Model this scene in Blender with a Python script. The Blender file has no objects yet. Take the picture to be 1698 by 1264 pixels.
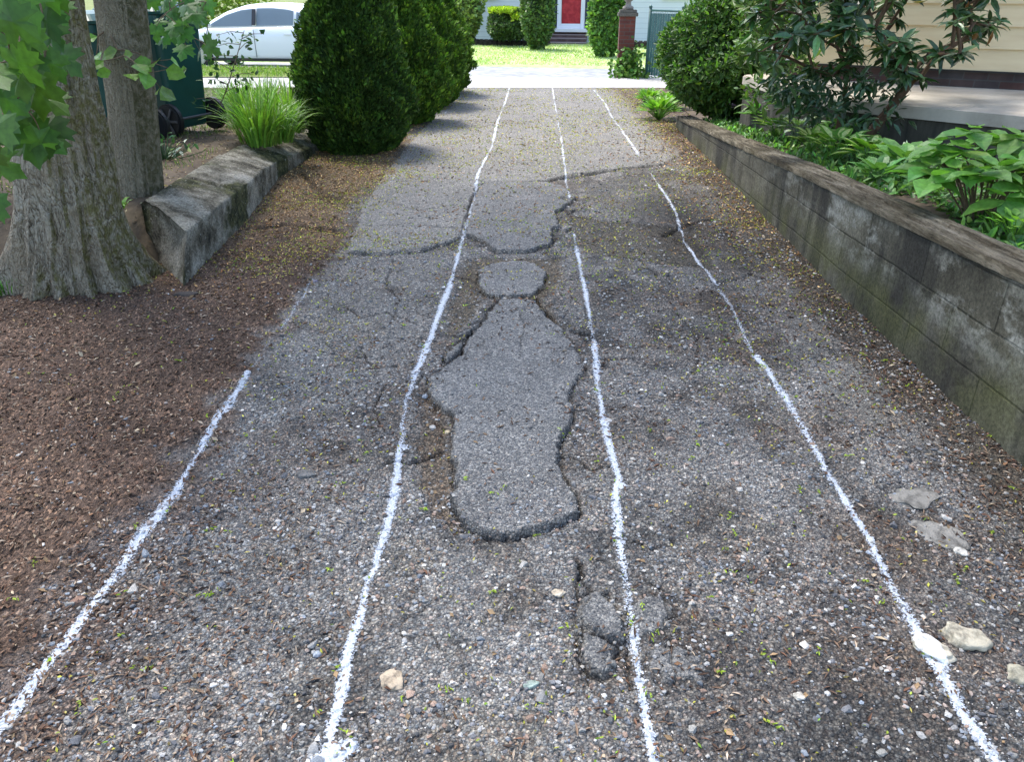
import bpy, bmesh, math, random
import numpy as np
from mathutils import Vector, Matrix
R = math.radians
rng = np.random.default_rng(7)
random.seed(7)
SC = bpy.context.scene
COL = SC.collection
# ------------------------------------------------------------------ camera, light, exposure
CAMH, PITCH, F = 1.6, R(26.9), 1276.0
cam = bpy.data.cameras.new('camera'); co = bpy.data.objects.new('camera', cam); COL.objects.link(co)
co.location = (0, 0, CAMH); co.rotation_euler = (R(90) - PITCH, 0, 0)
cam.sensor_width = 36; cam.sensor_fit = 'HORIZONTAL'; cam.lens = 36 * F / 1698; cam.clip_start = .05; cam.clip_end = 2000
SC.camera = co
SUN_EL, SUN_AZ = R(63), R(-42)          # azimuth from +Y towards +X
w = bpy.data.worlds.new('World'); SC.world = w; w.use_nodes = True
nt = w.node_tree; bg = nt.nodes['Background']
sky = nt.nodes.new('ShaderNodeTexSky'); sky.sky_type = 'NISHITA'; sky.sun_disc = False
sky.sun_elevation = SUN_EL; sky.sun_rotation = SUN_AZ; sky.air_density = 1.0; sky.dust_density = 2.2; sky.ozone_density = .8
nt.links.new(sky.outputs[0], bg.inputs[0]); bg.inputs[1].default_value = .15
sl = bpy.data.lights.new('sun', 'SUN'); sl.energy = 1.5; sl.angle = R(14); sl.color = (1, .96, .90)
so = bpy.data.objects.new('sun', sl); COL.objects.link(so)
sd = Vector((math.sin(SUN_AZ) * math.cos(SUN_EL), math.cos(SUN_AZ) * math.cos(SUN_EL), math.sin(SUN_EL)))
so.rotation_euler = sd.to_track_quat('Z', 'Y').to_euler(); so.location = sd * 30
SC.view_settings.view_transform = 'Standard'; SC.view_settings.look = 'None'
SC.view_settings.gamma = 1; SC.view_settings.exposure = 1.72
SC.cycles.max_bounces = 6; SC.cycles.transparent_max_bounces = 6

# ------------------------------------------------------------------ helpers
SP, CP = math.sin(PITCH), math.cos(PITCH)
def gp(u, v, z=0.0):
    """photo pixel -> point at height z"""
    a = (u - 849) / F; b = (632 - v) / F
    dy = CP + b * SP; dz = -SP + b * CP
    t = (z - CAMH) / dz
    return (a * t, dy * t, z)
def gd(u, v, depth):
    """photo pixel -> point at camera depth"""
    a = (u - 849) / F; b = (632 - v) / F
    return Vector((a * depth, (CP + b * SP) * depth, CAMH + (-SP + b * CP) * depth))
def gpl(pts, z=0.0): return np.array([gp(u, v, z)[:2] for u, v in pts])

def hsh(ix, iy, seed):
    n = (ix.astype(np.int64) * 374761393 + iy.astype(np.int64) * 668265263 + seed * 1274126177) & 0xffffffff
    n = ((n ^ (n >> 13)) * 1274126177) & 0xffffffff
    n = (n ^ (n >> 16)) & 0xffffffff
    return n / 4294967295.0
def vn(x, y, s, seed=0):
    x = x * s; y = y * s
    ix = np.floor(x); iy = np.floor(y); fx = x - ix; fy = y - iy
    fx = fx * fx * (3 - 2 * fx); fy = fy * fy * (3 - 2 * fy)
    a = hsh(ix, iy, seed); b = hsh(ix + 1, iy, seed); c = hsh(ix, iy + 1, seed); d = hsh(ix + 1, iy + 1, seed)
    return (a + (b - a) * fx) + ((c + (d - c) * fx) - (a + (b - a) * fx)) * fy
def fbm(x, y, s, seed=0, o=4, g=.5):
    r = 0; a = 1; t = 0
    for i in range(o):
        r = r + a * vn(x, y, s, seed + i * 17); t += a; a *= g; s *= 2.03
    return r / t
def sst(x, a, b):
    t = np.clip((x - a) / (b - a), 0, 1); return t * t * (3 - 2 * t)
def sdist(x, y, poly):
    """signed distance, positive inside"""
    d2 = np.full(x.shape, 1e9); ins = np.zeros(x.shape, bool)
    n = len(poly)
    for i in range(n):
        ax, ay = poly[i]; bx, by = poly[(i + 1) % n]
        ex, ey = bx - ax, by - ay; wx, wy = x - ax, y - ay
        t = np.clip((wx * ex + wy * ey) / (ex * ex + ey * ey + 1e-12), 0, 1)
        d2 = np.minimum(d2, (wx - t * ex) ** 2 + (wy - t * ey) ** 2)
        c = ((ay > y) != (by > y)) & (x < (bx - ax) * (y - ay) / (by - ay + 1e-12) + ax)
        ins ^= c
    return np.where(ins, 1, -1) * np.sqrt(d2)
def ldist(x, y, pl):
    d2 = np.full(x.shape, 1e9)
    for i in range(len(pl) - 1):
        ax, ay = pl[i]; bx, by = pl[i + 1]
        ex, ey = bx - ax, by - ay; wx, wy = x - ax, y - ay
        t = np.clip((wx * ex + wy * ey) / (ex * ex + ey * ey + 1e-12), 0, 1)
        d2 = np.minimum(d2, (wx - t * ex) ** 2 + (wy - t * ey) ** 2)
    return np.sqrt(d2)

def tag(o, label=None, cat=None, group=None, kind=None):
    if label: o['label'] = label
    if cat: o['category'] = cat
    if group: o['group'] = group
    if kind: o['kind'] = kind
    return o
def link(name, me, m=None, parent=None):
    o = bpy.data.objects.new(name, me); COL.objects.link(o)
    if m and me is not None and not me.materials: me.materials.append(m)
    if parent: o.parent = parent
    return o
def empty(name, loc=(0, 0, 0), rz=0, sc=1):
    o = bpy.data.objects.new(name, None); COL.objects.link(o); o.location = loc; o.rotation_euler = (0, 0, rz)
    o.scale = (sc, sc, sc) if not isinstance(sc, tuple) else sc; o.empty_display_size = .2
    return o
def copy_tree(o, parent=None):
    c = o.copy(); COL.objects.link(c); c.parent = parent
    for ch in [k for k in o.children if k is not c]: copy_tree(ch, c)
    return c
def npmesh(name, V, Fs, col=None, smooth=False, attrs=None):
    """Fs: list of (n,k) index arrays"""
    V = np.asarray(V, np.float32); me = bpy.data.meshes.new(name)
    Fs = [np.asarray(f, np.int32) for f in Fs if len(f)]
    idx = np.concatenate([f.ravel() for f in Fs]); tot = np.concatenate([np.full(len(f), f.shape[1], np.int32) for f in Fs])
    me.vertices.add(len(V)); me.vertices.foreach_set('co', V.ravel())
    me.loops.add(len(idx)); me.loops.foreach_set('vertex_index', idx)
    me.polygons.add(len(tot)); st = np.concatenate([[0], np.cumsum(tot)[:-1]]).astype(np.int32)
    me.polygons.foreach_set('loop_start', st)
    try: me.polygons.foreach_set('loop_total', tot)
    except Exception: pass
    me.polygons.foreach_set('use_smooth', np.full(len(tot), smooth))
    if col is not None:
        a = me.color_attributes.new('col', 'FLOAT_COLOR', 'POINT')
        c = np.ones((len(V), 4), np.float32); c[:, :3] = col; a.data.foreach_set('color', c.ravel())
    for k, v in (attrs or {}).items():
        a = me.attributes.new(k, 'FLOAT', 'POINT'); a.data.foreach_set('value', np.asarray(v, np.float32))
    me.update(calc_edges=True)
    return me
def bmmesh(name, bm, smooth=False):
    me = bpy.data.meshes.new(name)
    bmesh.ops.recalc_face_normals(bm, faces=bm.faces)
    bm.to_mesh(me); bm.free()
    for p in me.polygons: p.use_smooth = smooth
    return me
def bx(bm, cx, cy, cz, sx, sy, sz, rz=0, bev=0, rx=0):
    r = bmesh.ops.create_cube(bm, size=1); vs = r['verts']
    M = Matrix.Translation((cx, cy, cz)) @ Matrix.Rotation(rz, 4, 'Z') @ Matrix.Rotation(rx, 4, 'X') @ Matrix.Diagonal((sx, sy, sz, 1))
    bmesh.ops.transform(bm, matrix=M, verts=vs)
    if bev:
        es = list({e for v in vs for e in v.link_edges})
        bmesh.ops.bevel(bm, geom=es, offset=bev, segments=2, affect='EDGES')
def cyl(bm, p0, p1, r0, r1=None, n=16, caps=True):
    p0 = Vector(p0); p1 = Vector(p1); r1 = r0 if r1 is None else r1
    r = bmesh.ops.create_cone(bm, cap_ends=caps, segments=n, radius1=r0, radius2=r1, depth=(p1 - p0).length)
    q = (p1 - p0).to_track_quat('Z', 'Y').to_matrix().to_4x4()
    bmesh.ops.transform(bm, matrix=Matrix.Translation((p0 + p1) / 2) @ q, verts=r['verts'])
def prism(bm, outline, z0, z1):
    a = [bm.verts.new((x, y, z0)) for x, y in outline]; b = [bm.verts.new((x, y, z1)) for x, y in outline]
    n = len(a); bm.faces.new(a[::-1]); bm.faces.new(b)
    for i in range(n): bm.faces.new((a[i], a[(i + 1) % n], b[(i + 1) % n], b[i]))
def tube_np(pts, rad, n=10, seed=0, rough=0.0):
    """tapered tube, returns V, quads"""
    pts = np.asarray(pts, float); m = len(pts); V = []
    T = np.gradient(pts, axis=0); T /= np.linalg.norm(T, axis=1)[:, None] + 1e-9
    ref = np.array([1., 0, 0]) if abs(T[0][0]) < .8 else np.array([0, 1., 0])
    for i in range(m):
        s = ref - T[i] * np.dot(ref, T[i]); s /= np.linalg.norm(s); b = np.cross(T[i], s)
        th = np.linspace(0, 2 * np.pi, n, endpoint=False)
        rr = rad[i] * (1 + rough * (rng.random(n) - .5))
        V.append(pts[i] + rr[:, None] * (np.cos(th)[:, None] * s + np.sin(th)[:, None] * b))
    V = np.concatenate(V); Q = []
    i = np.arange(m - 1)[:, None] * n; j = np.arange(n)[None]
    Q = np.stack([i + j, i + (j + 1) % n, i + n + (j + 1) % n, i + n + j], -1).reshape(-1, 4)
    return V, Q
class Acc:
    def __init__(s): s.V = []; s.Q = []; s.T = []; s.C = []; s.n = 0
    def add(s, V, Q=None, T=None, C=None):
        if Q is not None and len(Q): s.Q.append(np.asarray(Q) + s.n)
        if T is not None and len(T): s.T.append(np.asarray(T) + s.n)
        s.V.append(V); s.n += len(V)
        s.C.append(np.broadcast_to(np.asarray(C if C is not None else (1, 1, 1), float), (len(V), 3)))
    def mesh(s, name, smooth=False):
        Fs = []
        if s.Q: Fs.append(np.concatenate(s.Q))
        if s.T: Fs.append(np.concatenate(s.T))
        return npmesh(name, np.concatenate(s.V), Fs, np.concatenate(s.C), smooth)

# leaf templates: (along, side, normal)
OVAL = (np.array([(0, 0, 0), (.35, 0, -.05), (.72, 0, -.04), (1, 0, -.12), (.33, .5, .04), (.72, .36, .0), (.33, -.5, .04), (.72, -.36, .0)]),
        [(1, 6, 7, 2), (4, 1, 2, 5)], [(0, 6, 1), (0, 1, 4), (2, 7, 3), (5, 2, 3)])
DIA = (np.array([(0, 0, 0), (.5, .5, .06), (1, 0, -.05), (.5, -.5, .06)]), [(0, 1, 2, 3)], [])
_mo = [(0, -.03), (-.06, .12), (-.18, .3), (-.02, .34), (.02, .5), (.2, .4), (.33, .62), (.42, .5), (.56, .56), (.5, .34), (.5, .2), (.72, .26), (.78, .15), (1, 0)]
_mo = _mo + [(a, -b) for a, b in _mo[-2:0:-1]] + [(0, .03)]
_mv = [(.3, 0, .06)] + [(a, b, -.25 * b * b - .08 * a * a) for a, b in _mo]
MAPLE = (np.array(_mv), [], [(0, i, i % (len(_mv) - 1) + 1) for i in range(1, len(_mv))])
def unit(v): return v / (np.linalg.norm(v, axis=1)[:, None] + 1e-9)
def leaves(acc, P, D, N, L, W, tpl, C):
    """P pos, D direction, N approx normal (n,3); L,W (n,)"""
    t, q, tr = tpl; P = np.asarray(P, float); n = len(P)
    D = unit(D); S = unit(np.cross(N, D)); N = np.cross(D, S)
    L = np.broadcast_to(L, n); W = np.broadcast_to(W, n)
    V = P[:, None] + t[None, :, 0:1] * (D * L[:, None])[:, None] + t[None, :, 1:2] * (S * W[:, None])[:, None] + t[None, :, 2:3] * (N * L[:, None])[:, None]
    k = len(t); off = (np.arange(n) * k)[:, None, None]
    Q = (np.array(q)[None] + off).reshape(-1, 4) if len(q) else None
    T = (np.array(tr)[None] + off).reshape(-1, 3) if len(tr) else None
    C = np.broadcast_to(C, (n, 3))
    acc.add(V.reshape(-1, 3), Q, T, np.repeat(C, k, axis=0))
def rv(n): return unit(rng.normal(size=(n, 3)))
def cvar(base, n, v=.3, hue=.12):
    b = np.array(base)[None] * np.exp(rng.normal(0, v, (n, 1))) * np.exp(rng.normal(0, hue, (n, 3)) * np.array([[1, .3, .6]]))
    return np.clip(b, 0, .9)

# ------------------------------------------------------------------ materials
def mat(name, col=(.5, .5, .5), rough=.6, metal=0, spec=.5):
    m = bpy.data.materials.new(name); m.use_nodes = True; b = m.node_tree.nodes['Principled BSDF']
    b.inputs['Base Color'].default_value = (*col, 1); b.inputs['Roughness'].default_value = rough; b.inputs['Metallic'].default_value = metal
    b.inputs['Specular IOR Level'].default_value = spec
    return m
class NB:
    def __init__(s, m): s.m = m; s.t = m.node_tree; s.b = s.t.nodes['Principled BSDF']; s.out = s.t.nodes['Material Output']
    def n(s, typ, ins=None, **kw):
        nd = s.t.nodes.new(typ)
        for k, v in kw.items(): setattr(nd, k, v)
        for k, v in (ins or {}).items():
            if isinstance(v, bpy.types.NodeSocket): s.t.links.new(v, nd.inputs[k])
            else: nd.inputs[k].default_value = v
        return nd
    def co(s, sc=None, kind='Object'):
        c = s.n('ShaderNodeTexCoord').outputs[kind]
        if sc: c = s.n('ShaderNodeMapping', {'Vector': c, 'Scale': sc}).outputs[0]
        return c
    def noise(s, scale, det=4, vec=None, rough=.55):
        return s.n('ShaderNodeTexNoise', {'Scale': scale, 'Detail': det, 'Roughness': rough, **({'Vector': vec} if vec is not None else {})}).outputs['Fac']
    def voro(s, scale, vec=None, out='Distance', feat='F1'):
        return s.n('ShaderNodeTexVoronoi', {'Scale': scale, **({'Vector': vec} if vec is not None else {})}, feature=feat).outputs[out]
    def ramp(s, fac, stops, interp='LINEAR'):
        r = s.n('ShaderNodeValToRGB', {'Fac': fac}); cr = r.color_ramp; cr.interpolation = interp
        while len(cr.elements) < len(stops): cr.elements.new(.5)
        for e, (p, c) in zip(cr.elements, stops):
            e.position = p; e.color = (*c, 1) if len(c) == 3 else c
        return r.outputs['Color']
    def mix(s, fac, a, b, mode='MIX'):
        nd = s.n('ShaderNodeMix', data_type='RGBA', blend_type=mode)
        for k, v in ((0, fac), (6, a), (7, b)):
            if isinstance(v, bpy.types.NodeSocket): s.t.links.new(v, nd.inputs[k])
            else: nd.inputs[k].default_value = v if k == 0 else (*v, 1)
        return nd.outputs[2]
    def math(s, op, a, b=0.0, clamp=False):
        nd = s.n('ShaderNodeMath', operation=op, use_clamp=clamp)
        for k, v in ((0, a), (1, b)):
            if isinstance(v, bpy.types.NodeSocket): s.t.links.new(v, nd.inputs[k])
            else: nd.inputs[k].default_value = v
        return nd.outputs[0]
    def col(s, c): s.t.links.new(c, s.b.inputs['Base Color'])
    def rough(s, c): s.t.links.new(c, s.b.inputs['Roughness'])
    def bump(s, h, st=.5, dist=.01):
        n = s.n('ShaderNodeBump', {'Height': h, 'Strength': st, 'Distance': dist}); s.t.links.new(n.outputs[0], s.b.inputs['Normal'])
    def attr(s, name, out='Color'): return s.n('ShaderNodeAttribute', attribute_name=name).outputs[out]

def leaf_mat(name, trans=.3, rough=.45, spec=.35):
    m = mat(name, rough=rough, spec=spec); N = NB(m); c = N.attr('col')
    nz = N.noise(40, 2, N.co())
    c2 = N.mix(1.0, c, N.ramp(nz, [(.3, (.75, .75, .75)), (.7, (1.2, 1.2, 1.2))]), 'MULTIPLY')
    N.col(c2)
    tr = N.n('ShaderNodeBsdfTranslucent', {'Color': N.mix(1.0, c2, (1.5, 1.7, .7), 'MULTIPLY')})
    mx = N.n('ShaderNodeMixShader', {0: trans, 1: N.b.outputs[0], 2: tr.outputs[0]})
    N.t.links.new(mx.outputs[0], N.out.inputs[0])
    return m
M_LEAF = leaf_mat('leaf')
M_CONIF = leaf_mat('conifer_foliage', .12, .6, .2)
M_GLOSS = leaf_mat('glossy_leaf', .12, .3, .5)
def ccol_mat(name, rough=.8, spec=.3, nscale=None):
    m = mat(name, rough=rough, spec=spec); N = NB(m); c = N.attr('col')
    if nscale:
        c = N.mix(1.0, c, N.ramp(N.noise(nscale, 3, N.co()), [(.3, (.65, .65, .65)), (.7, (1.3, 1.3, 1.3))]), 'MULTIPLY')
        N.bump(N.noise(nscale * 1.5, 3, N.co()), .4, .002)
    N.col(c); return m
M_PEB = ccol_mat('pebble_stone', .85, .3, 300)
M_CHIP = ccol_mat('wood_chip', .9, .2)

# ground: aggregate + mulch pattern
def ground_mat():
    m = mat('broken_asphalt', rough=.88, spec=.25); N = NB(m); o = N.co()
    c = N.attr('col'); mu = N.attr('mulch', 'Fac'); gr = N.attr('grain', 'Fac')
    nz = N.n('ShaderNodeTexNoise', {'Vector': o, 'Scale': 60, 'Detail': 2}).outputs['Color']
    wv = N.n('ShaderNodeVectorMath', {0: o, 1: N.n('ShaderNodeVectorMath', {0: nz, 'Scale': .006}, operation='SCALE').outputs[0]}, operation='ADD').outputs[0]
    def cells(sc):
        v = N.n('ShaderNodeTexVoronoi', {'Scale': sc, 'Vector': wv, 'Randomness': 1.0})
        hs = N.n('ShaderNodeSeparateColor', {0: v.outputs['Color']})
        return v.outputs['Distance'], hs.outputs[0], hs.outputs[1]
    d1, r1, h1 = cells(120); d2, r2, h2 = cells(260); d3, r3, h3 = cells(62)
    st = [(0, (.30, .34, .36)), (.35, (.62, .62, .64)), (.6, (.95, .94, .92)), (.8, (1.5, 1.45, 1.36)), (.93, (2.0, 1.93, 1.8)), (1, (2.7, 2.6, 2.4))]
    s1 = N.ramp(r1, st); s2 = N.ramp(r2, st)
    s3 = N.ramp(r3, [(0, (.5, .5, .52)), (.5, (.9, .9, .9)), (.84, (1.35, 1.3, 1.22)), (1, (2.0, 1.92, 1.8))])
    hue = N.ramp(h1, [(0, (1.12, .94, .84)), (.3, (1, 1, 1)), (.75, (1, 1, 1)), (1, (.9, 1.0, 1.1))])
    agg = N.mix(.5, s1, s2)
    big = N.mix(1.0, N.mix(1.0, N.mix(.35, s1, s2), N.mix(.5, (1, 1, 1), s3), 'MULTIPLY'), hue, 'MULTIPLY')
    fine = N.mix(gr, agg, big)
    # dark crevices between grains are the tar binder
    binder = N.ramp(d1, [(.28, (1, 1, 1)), (.62, (.35, .34, .34))])
    fine = N.mix(1.0, fine, N.mix(N.math('MULTIPLY', gr, .8), (1, 1, 1), binder), 'MULTIPLY')
    # mulch: small shreds
    mp = N.n('ShaderNodeMapping', {'Vector': wv, 'Scale': (1, .45, 1), 'Rotation': (0, 0, .6)}).outputs[0]
    v = N.n('ShaderNodeTexVoronoi', {'Scale': 150, 'Vector': mp}); hs = N.n('ShaderNodeSeparateColor', {0: v.outputs['Color']})
    ml = N.ramp(hs.outputs[0], [(0, (.45, .42, .4)), (.5, (.9, .86, .82)), (.85, (1.3, 1.25, 1.2)), (.96, (2.3, 2.1, 1.9)), (1, (3.4, 3.1, 2.7))])
    pat = N.mix(mu, fine, ml)
    N.col(N.mix(1.0, c, pat, 'MULTIPLY'))
    h = N.math('ADD', N.math('MULTIPLY', d1, -.9), N.math('MULTIPLY', d2, -.35))
    h = N.math('ADD', h, N.math('MULTIPLY', N.noise(30, 5, o, .7), .9))
    h = N.math('ADD', h, N.math('ADD', N.math('MULTIPLY', r3, .5), N.math('MULTIPLY', r1, .6)))
    N.bump(h, .9, .009)
    return m
M_GROUND = ground_mat()

# ------------------------------------------------------------------ driveway height field
S1 = [(832,500),(855,498),(886,500),(910,524),(933,551),(952,578),(968,609),(968,624),(950,642),(944,657),(949,689),(943,710),(927,736),(927,780),(939,804),(955,835),(957,862),(909,883),(850,898),(806,892),(771,877),(762,854),(741,833),(757,815),(756,780),(747,757),(753,727),(750,692),(727,674),(709,651),(713,630),(735,612),(766,590),(774,566),(797,539),(809,527),(820,508)]
S1B = [(752,580),(767,568),(764,586),(737,607),(741,590)]
S1C = [(758,560),(797,535),(792,545),(772,561)]
S2 = [(793,452),(813,440),(851,433),(890,438),(906,452),(902,477),(883,493),(840,495),(809,492),(795,477)]
S3 = [(772,391),(780,345),(795,312),(810,304),(906,304),(933,310),(956,329),(933,345),(921,353),(929,376),(916,380),(916,407),(871,419),(824,419),(801,403),(778,392)]
C1 = [(956,1002),(970,988),(994,986),(1013,1002),(1034,1040),(1034,1063),(1013,1070),(985,1056),(959,1040)]
C2 = [(963,1063),(985,1061),(1011,1076),(1023,1079),(1017,1115),(1006,1127),(985,1124),(968,1105)]
C3 = [(1048,1000),(1080,992),(1111,1002),(1113,1049),(1088,1058),(1050,1058)]
C4 = [(1074,1077),(1125,1070),(1160,1088),(1177,1105),(1170,1136),(1102,1131),(1070,1120)]
PA = [(575,418),(640,421),(700,416),(762,396),(775,350),(790,308),(906,301),(940,293),(1045,281),(1100,277),(1140,250),(1110,215),(1060,175),(1010,144),(770,144),(728,185),(660,262),(600,345)]
PB = [(560,450),(640,432),(740,432),(735,500),(700,560),(640,640),(560,690),(440,700),(470,600),(520,520)]    # left smoother asphalt
PR = [(1290,512),(1330,510),(1420,590),(1520,700),(1560,765),(1480,745),(1420,690),(1340,640)]               # right sandy patch
PC = [(960,310),(1080,288),(1150,300),(1230,360),(1180,370),(1000,360)]
MUL = [(-420,1900),(-900,330),(200,330),(330,330),(470,230),(540,140),(770,140),(728,180),(690,205),(668,250),(640,290),(600,330),(570,400),(540,450),(480,530),(430,600),(370,690),(290,800),(190,930),(90,1050),(0,1150),(-100,1280),(-200,1450)]
CRK = [([(933,296),(980,290),(1040,281),(1100,277)], .016, .03), ([(575,419),(640,423),(700,418),(765,394)], .012, .022), ([(600,375),(680,372),(745,378),(770,388)], .008, .012),
       ([(790,304),(850,303),(906,302),(935,295)], .012, .02), ([(950,550),(968,556),(985,565)], .012, .03), ([(960,600),(1000,597),(1060,600)], .006, .012),
       ([(945,715),(975,722),(1000,720)], .006, .015), ([(962,930),(962,960),(985,988)], .007, .015), ([(1040,1065),(1034,1110),(1045,1140)], .008, .018),
       ([(645,768),(680,770),(700,755),(735,745)], .008, .03), ([(640,825),(665,822)], .006, .02), ([(1190,470),(1250,455),(1300,470)], .012, .02), ([(1280,520),(1330,515),(1400,560)], .008, .015),
       ([(610,600),(650,610),(690,600)], .006, .015), ([(890,495),(905,520),(918,535)], .01, .03), ([(500,290),(540,330),(590,335)], .03, .03), ([(430,380),(480,375),(560,385)], .05, .03),
       ([(1100,390),(1150,370),(1190,365)], .02, .03), ([(935,345),(945,352),(955,345)], .012, .03), ([(922,380),(938,384),(945,376)], .012, .035), ([(930,330),(945,340)], .01, .03),
       ([(962,935),(958,985),(956,1000)], .006, .02),
       ([(560,500),(600,530),(640,520),(690,540)], .005, .012), ([(520,560),(560,585),(600,575),(610,600)], .005, .012), ([(640,640),(620,680),(640,720)], .005, .012), ([(600,345),(640,335),(700,350),(760,340)], .006, .010),
       ([(1000,640),(1040,660),(1080,650)], .005, .012), ([(947,690),(975,680),(1000,700)], .005, .014), ([(930,760),(960,765),(985,785),(1010,780)], .005, .014), ([(800,360),(840,350),(900,358)], .004, .006),
       ([(1120,520),(1160,560),(1150,620)], .006, .012), ([(1010,420),(1060,430),(1100,470)], .007, .014), ([(720,700),(742,712)], .006, .02), ([(715,640),(700,620),(690,640)], .006, .016),
       ([(655,430),(640,470),(660,500),(650,540)], .005, .010), ([(1030,900),(1080,920),(1120,905)], .005, .010), ([(850,505),(870,540),(862,600)], .003, .004)]
HOLE = [([(700,640),(735,660),(748,700),(750,760),(757,800),(742,835),(765,880),(720,860),(690,800),(690,740),(700,700),(690,670)], -.022, (.16, .115, .07)),
        ([(770,430),(795,425),(930,425),(935,460),(905,500),(935,545),(905,530),(880,498),(800,496),(790,525),(745,560),(740,520),(765,470)], -.014, (.15, .12, .075)),
        ([(940,350),(1010,365),(1150,380),(1190,450),(1100,440),(980,420),(950,400)], -.012, (.12, .105, .075))]
def W(px): return gpl(px)
WXY = np.array([(0, 1.88), (2.41, 1.89), (4.35, 1.915), (7.08, 2.02), (10.35, 2.13)])
def wallx(y): return np.interp(y, WXY[:, 0], WXY[:, 1])
slabs = [('S1', S1, .022, .16), ('S1B', S1B, .01, .14), ('S1C', S1C, .01, .14), ('S2', S2, .014, .165), ('S3', S3, .016, .165), ('C1', C1, .02, .13), ('C2', C2, .018, .13), ('C3', C3, .006, .13), ('C4', C4, .006, .13)]
def fields(x, y):
    shp = x.shape; x = x.ravel(); y = y.ravel()
    jx = x + .021 * (fbm(x, y, 24, 3, 4, .6) - .5) * 2; jy = y + .021 * (fbm(x, y, 24, 9, 4, .6) - .5) * 2
    z = .05 * (fbm(x, y, .7, 1, 3) - .5) + .016 * (fbm(x, y, 5, 2, 4) - .5)
    rough = .011 * (fbm(x, y, 34, 4, 3) - .5) + .006 * (vn(x, y, 110, 5) - .5)
    base = np.array([.285, .279, .264])
    tone = .62 + .76 * fbm(x, y, 2.2, 21, 5)
    c = base[None] * tone[:, None]
    grain = np.full(x.shape, .9); mu = np.zeros(x.shape); cls = np.zeros(x.shape, np.int32)
    # warm and cool patches, fine soil filling hollows
    soil = sst(fbm(x, y, 4, 33, 4), .52, .68)
    c = c * (1 - .5 * soil[:, None]) + .5 * soil[:, None] * np.array([.150, .128, .102])
    dust = sst(fbm(x, y, 3.1, 40, 4), .55, .7) * sst(-y, -2.6, -1.7) * sst(-np.abs(x + .15), -.55, -.2)
    c = c * (1 - .6 * dust[:, None]) + .6 * dust[:, None] * np.array([.26, .235, .19])
    tar = sst(fbm(x, y, 1.6, 50, 4), .54, .66) * sst(x, .1, .5)
    c = c * (1 - .42 * tar[:, None])
    rust = sst(fbm(x, y, 2.6, 55, 5), .50, .64) * (.35 + .65 * sst(np.abs(x - .1), .5, 1.1)); c = c * (1 - .4 * rust[:, None]) + .4 * rust[:, None] * np.array([.16, .115, .08])
    dk2 = sst(fbm(x, y, 7, 57, 4), .54, .70); c = c * (1 - .38 * dk2[:, None])
    def blend(mask, colr, g=None):
        nonlocal c, grain
        c = c * (1 - mask[:, None]) + mask[:, None] * (np.array(colr)[None] * (.86 + .28 * tone[:, None] / 1.0))
        if g is not None: grain = grain * (1 - mask) + mask * g
    for poly, lo, colr in HOLE:
        s = sdist(jx, jy, W(poly)); m = sst(s, -.03, .04); z = z + lo * m; blend(m * .75, colr)
    wob = .03 * (fbm(x, y, 9, 60, 3) - .5)
    sA = sdist(jx + wob, jy, W(PA)); mA = sst(sA, -.004, .012); z = z + .018 * mA; rough = rough * (1 - .72 * mA)
    blend(mA * .9, (.250, .245, .231), .2)
    sB = sdist(jx + wob, jy, W(PB)); mB = sst(sB, -.04, .06) * (.4 + .6 * sst(fbm(x, y, 6, 70, 3), .35, .55)); rough = rough * (1 - .4 * mB); blend(mB * .75, (.245, .24, .226), .5)
    sR = sdist(jx + wob, jy, W(PR)); mR = sst(sR, -.03, .05); rough = rough * (1 - .6 * mR); mR = mR * (.3 + .7 * sst(fbm(x, y, 5, 77, 3), .4, .58)); blend(mR * .8, (.185, .18, .163), .2); z = z + .008 * mR
    sP = sdist(jx, jy, W(PC)); mP = sst(sP, -.02, .03); blend(mP * .5, (.15, .145, .13), .4)
    # tar-dark patch near the wall
    dk = np.exp(-(((x - 1.38) / .34) ** 2 + ((y - 5.6) / .9) ** 2)); c = c * (1 - .66 * np.clip(dk * 1.3, 0, 1)[:, None] * (.55 + .6 * fbm(x, y, 6, 80, 3))[:, None])
    # mulch
    mw = .36 * (fbm(x, y, 2.2, 90, 4) - .5) + .26 * (fbm(x, y, 12, 95, 4) - .5)
    sM = sdist(x, y, W(MUL)) + mw; mM = sst(sM, -.10, .10)
    z = z * (1 - mM) + mM * (z * .6 + .02 + .02 * (fbm(x, y, 6, 91, 4) - .5)); rough = rough * (1 + .5 * mM)
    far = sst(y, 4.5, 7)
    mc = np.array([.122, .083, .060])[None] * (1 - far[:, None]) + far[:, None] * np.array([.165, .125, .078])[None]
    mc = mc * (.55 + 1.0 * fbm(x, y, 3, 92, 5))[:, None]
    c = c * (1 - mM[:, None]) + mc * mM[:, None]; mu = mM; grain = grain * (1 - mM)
    # litter band: mulch mixed into gravel lower left
    sL = sst(sM, -.42, -.02) * sst(-y, -2.8, -1.9) * (1 - mM); c = c * (1 - .6 * sL[:, None]) + .6 * sL[:, None] * np.array([.14, .085, .06])
    # soil at foot of the wall
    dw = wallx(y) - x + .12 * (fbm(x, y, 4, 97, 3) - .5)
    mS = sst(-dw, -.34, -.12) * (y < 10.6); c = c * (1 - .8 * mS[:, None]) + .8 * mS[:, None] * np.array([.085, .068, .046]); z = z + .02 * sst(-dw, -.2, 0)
    mE = sst(x, 1.55, 2.0) * sst(y, 7.5, 9.5); c = c * (1 - .8 * mE[:, None]) + .8 * mE[:, None] * np.array([.12, .09, .065]); mu = np.maximum(mu, mE * .8)
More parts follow.
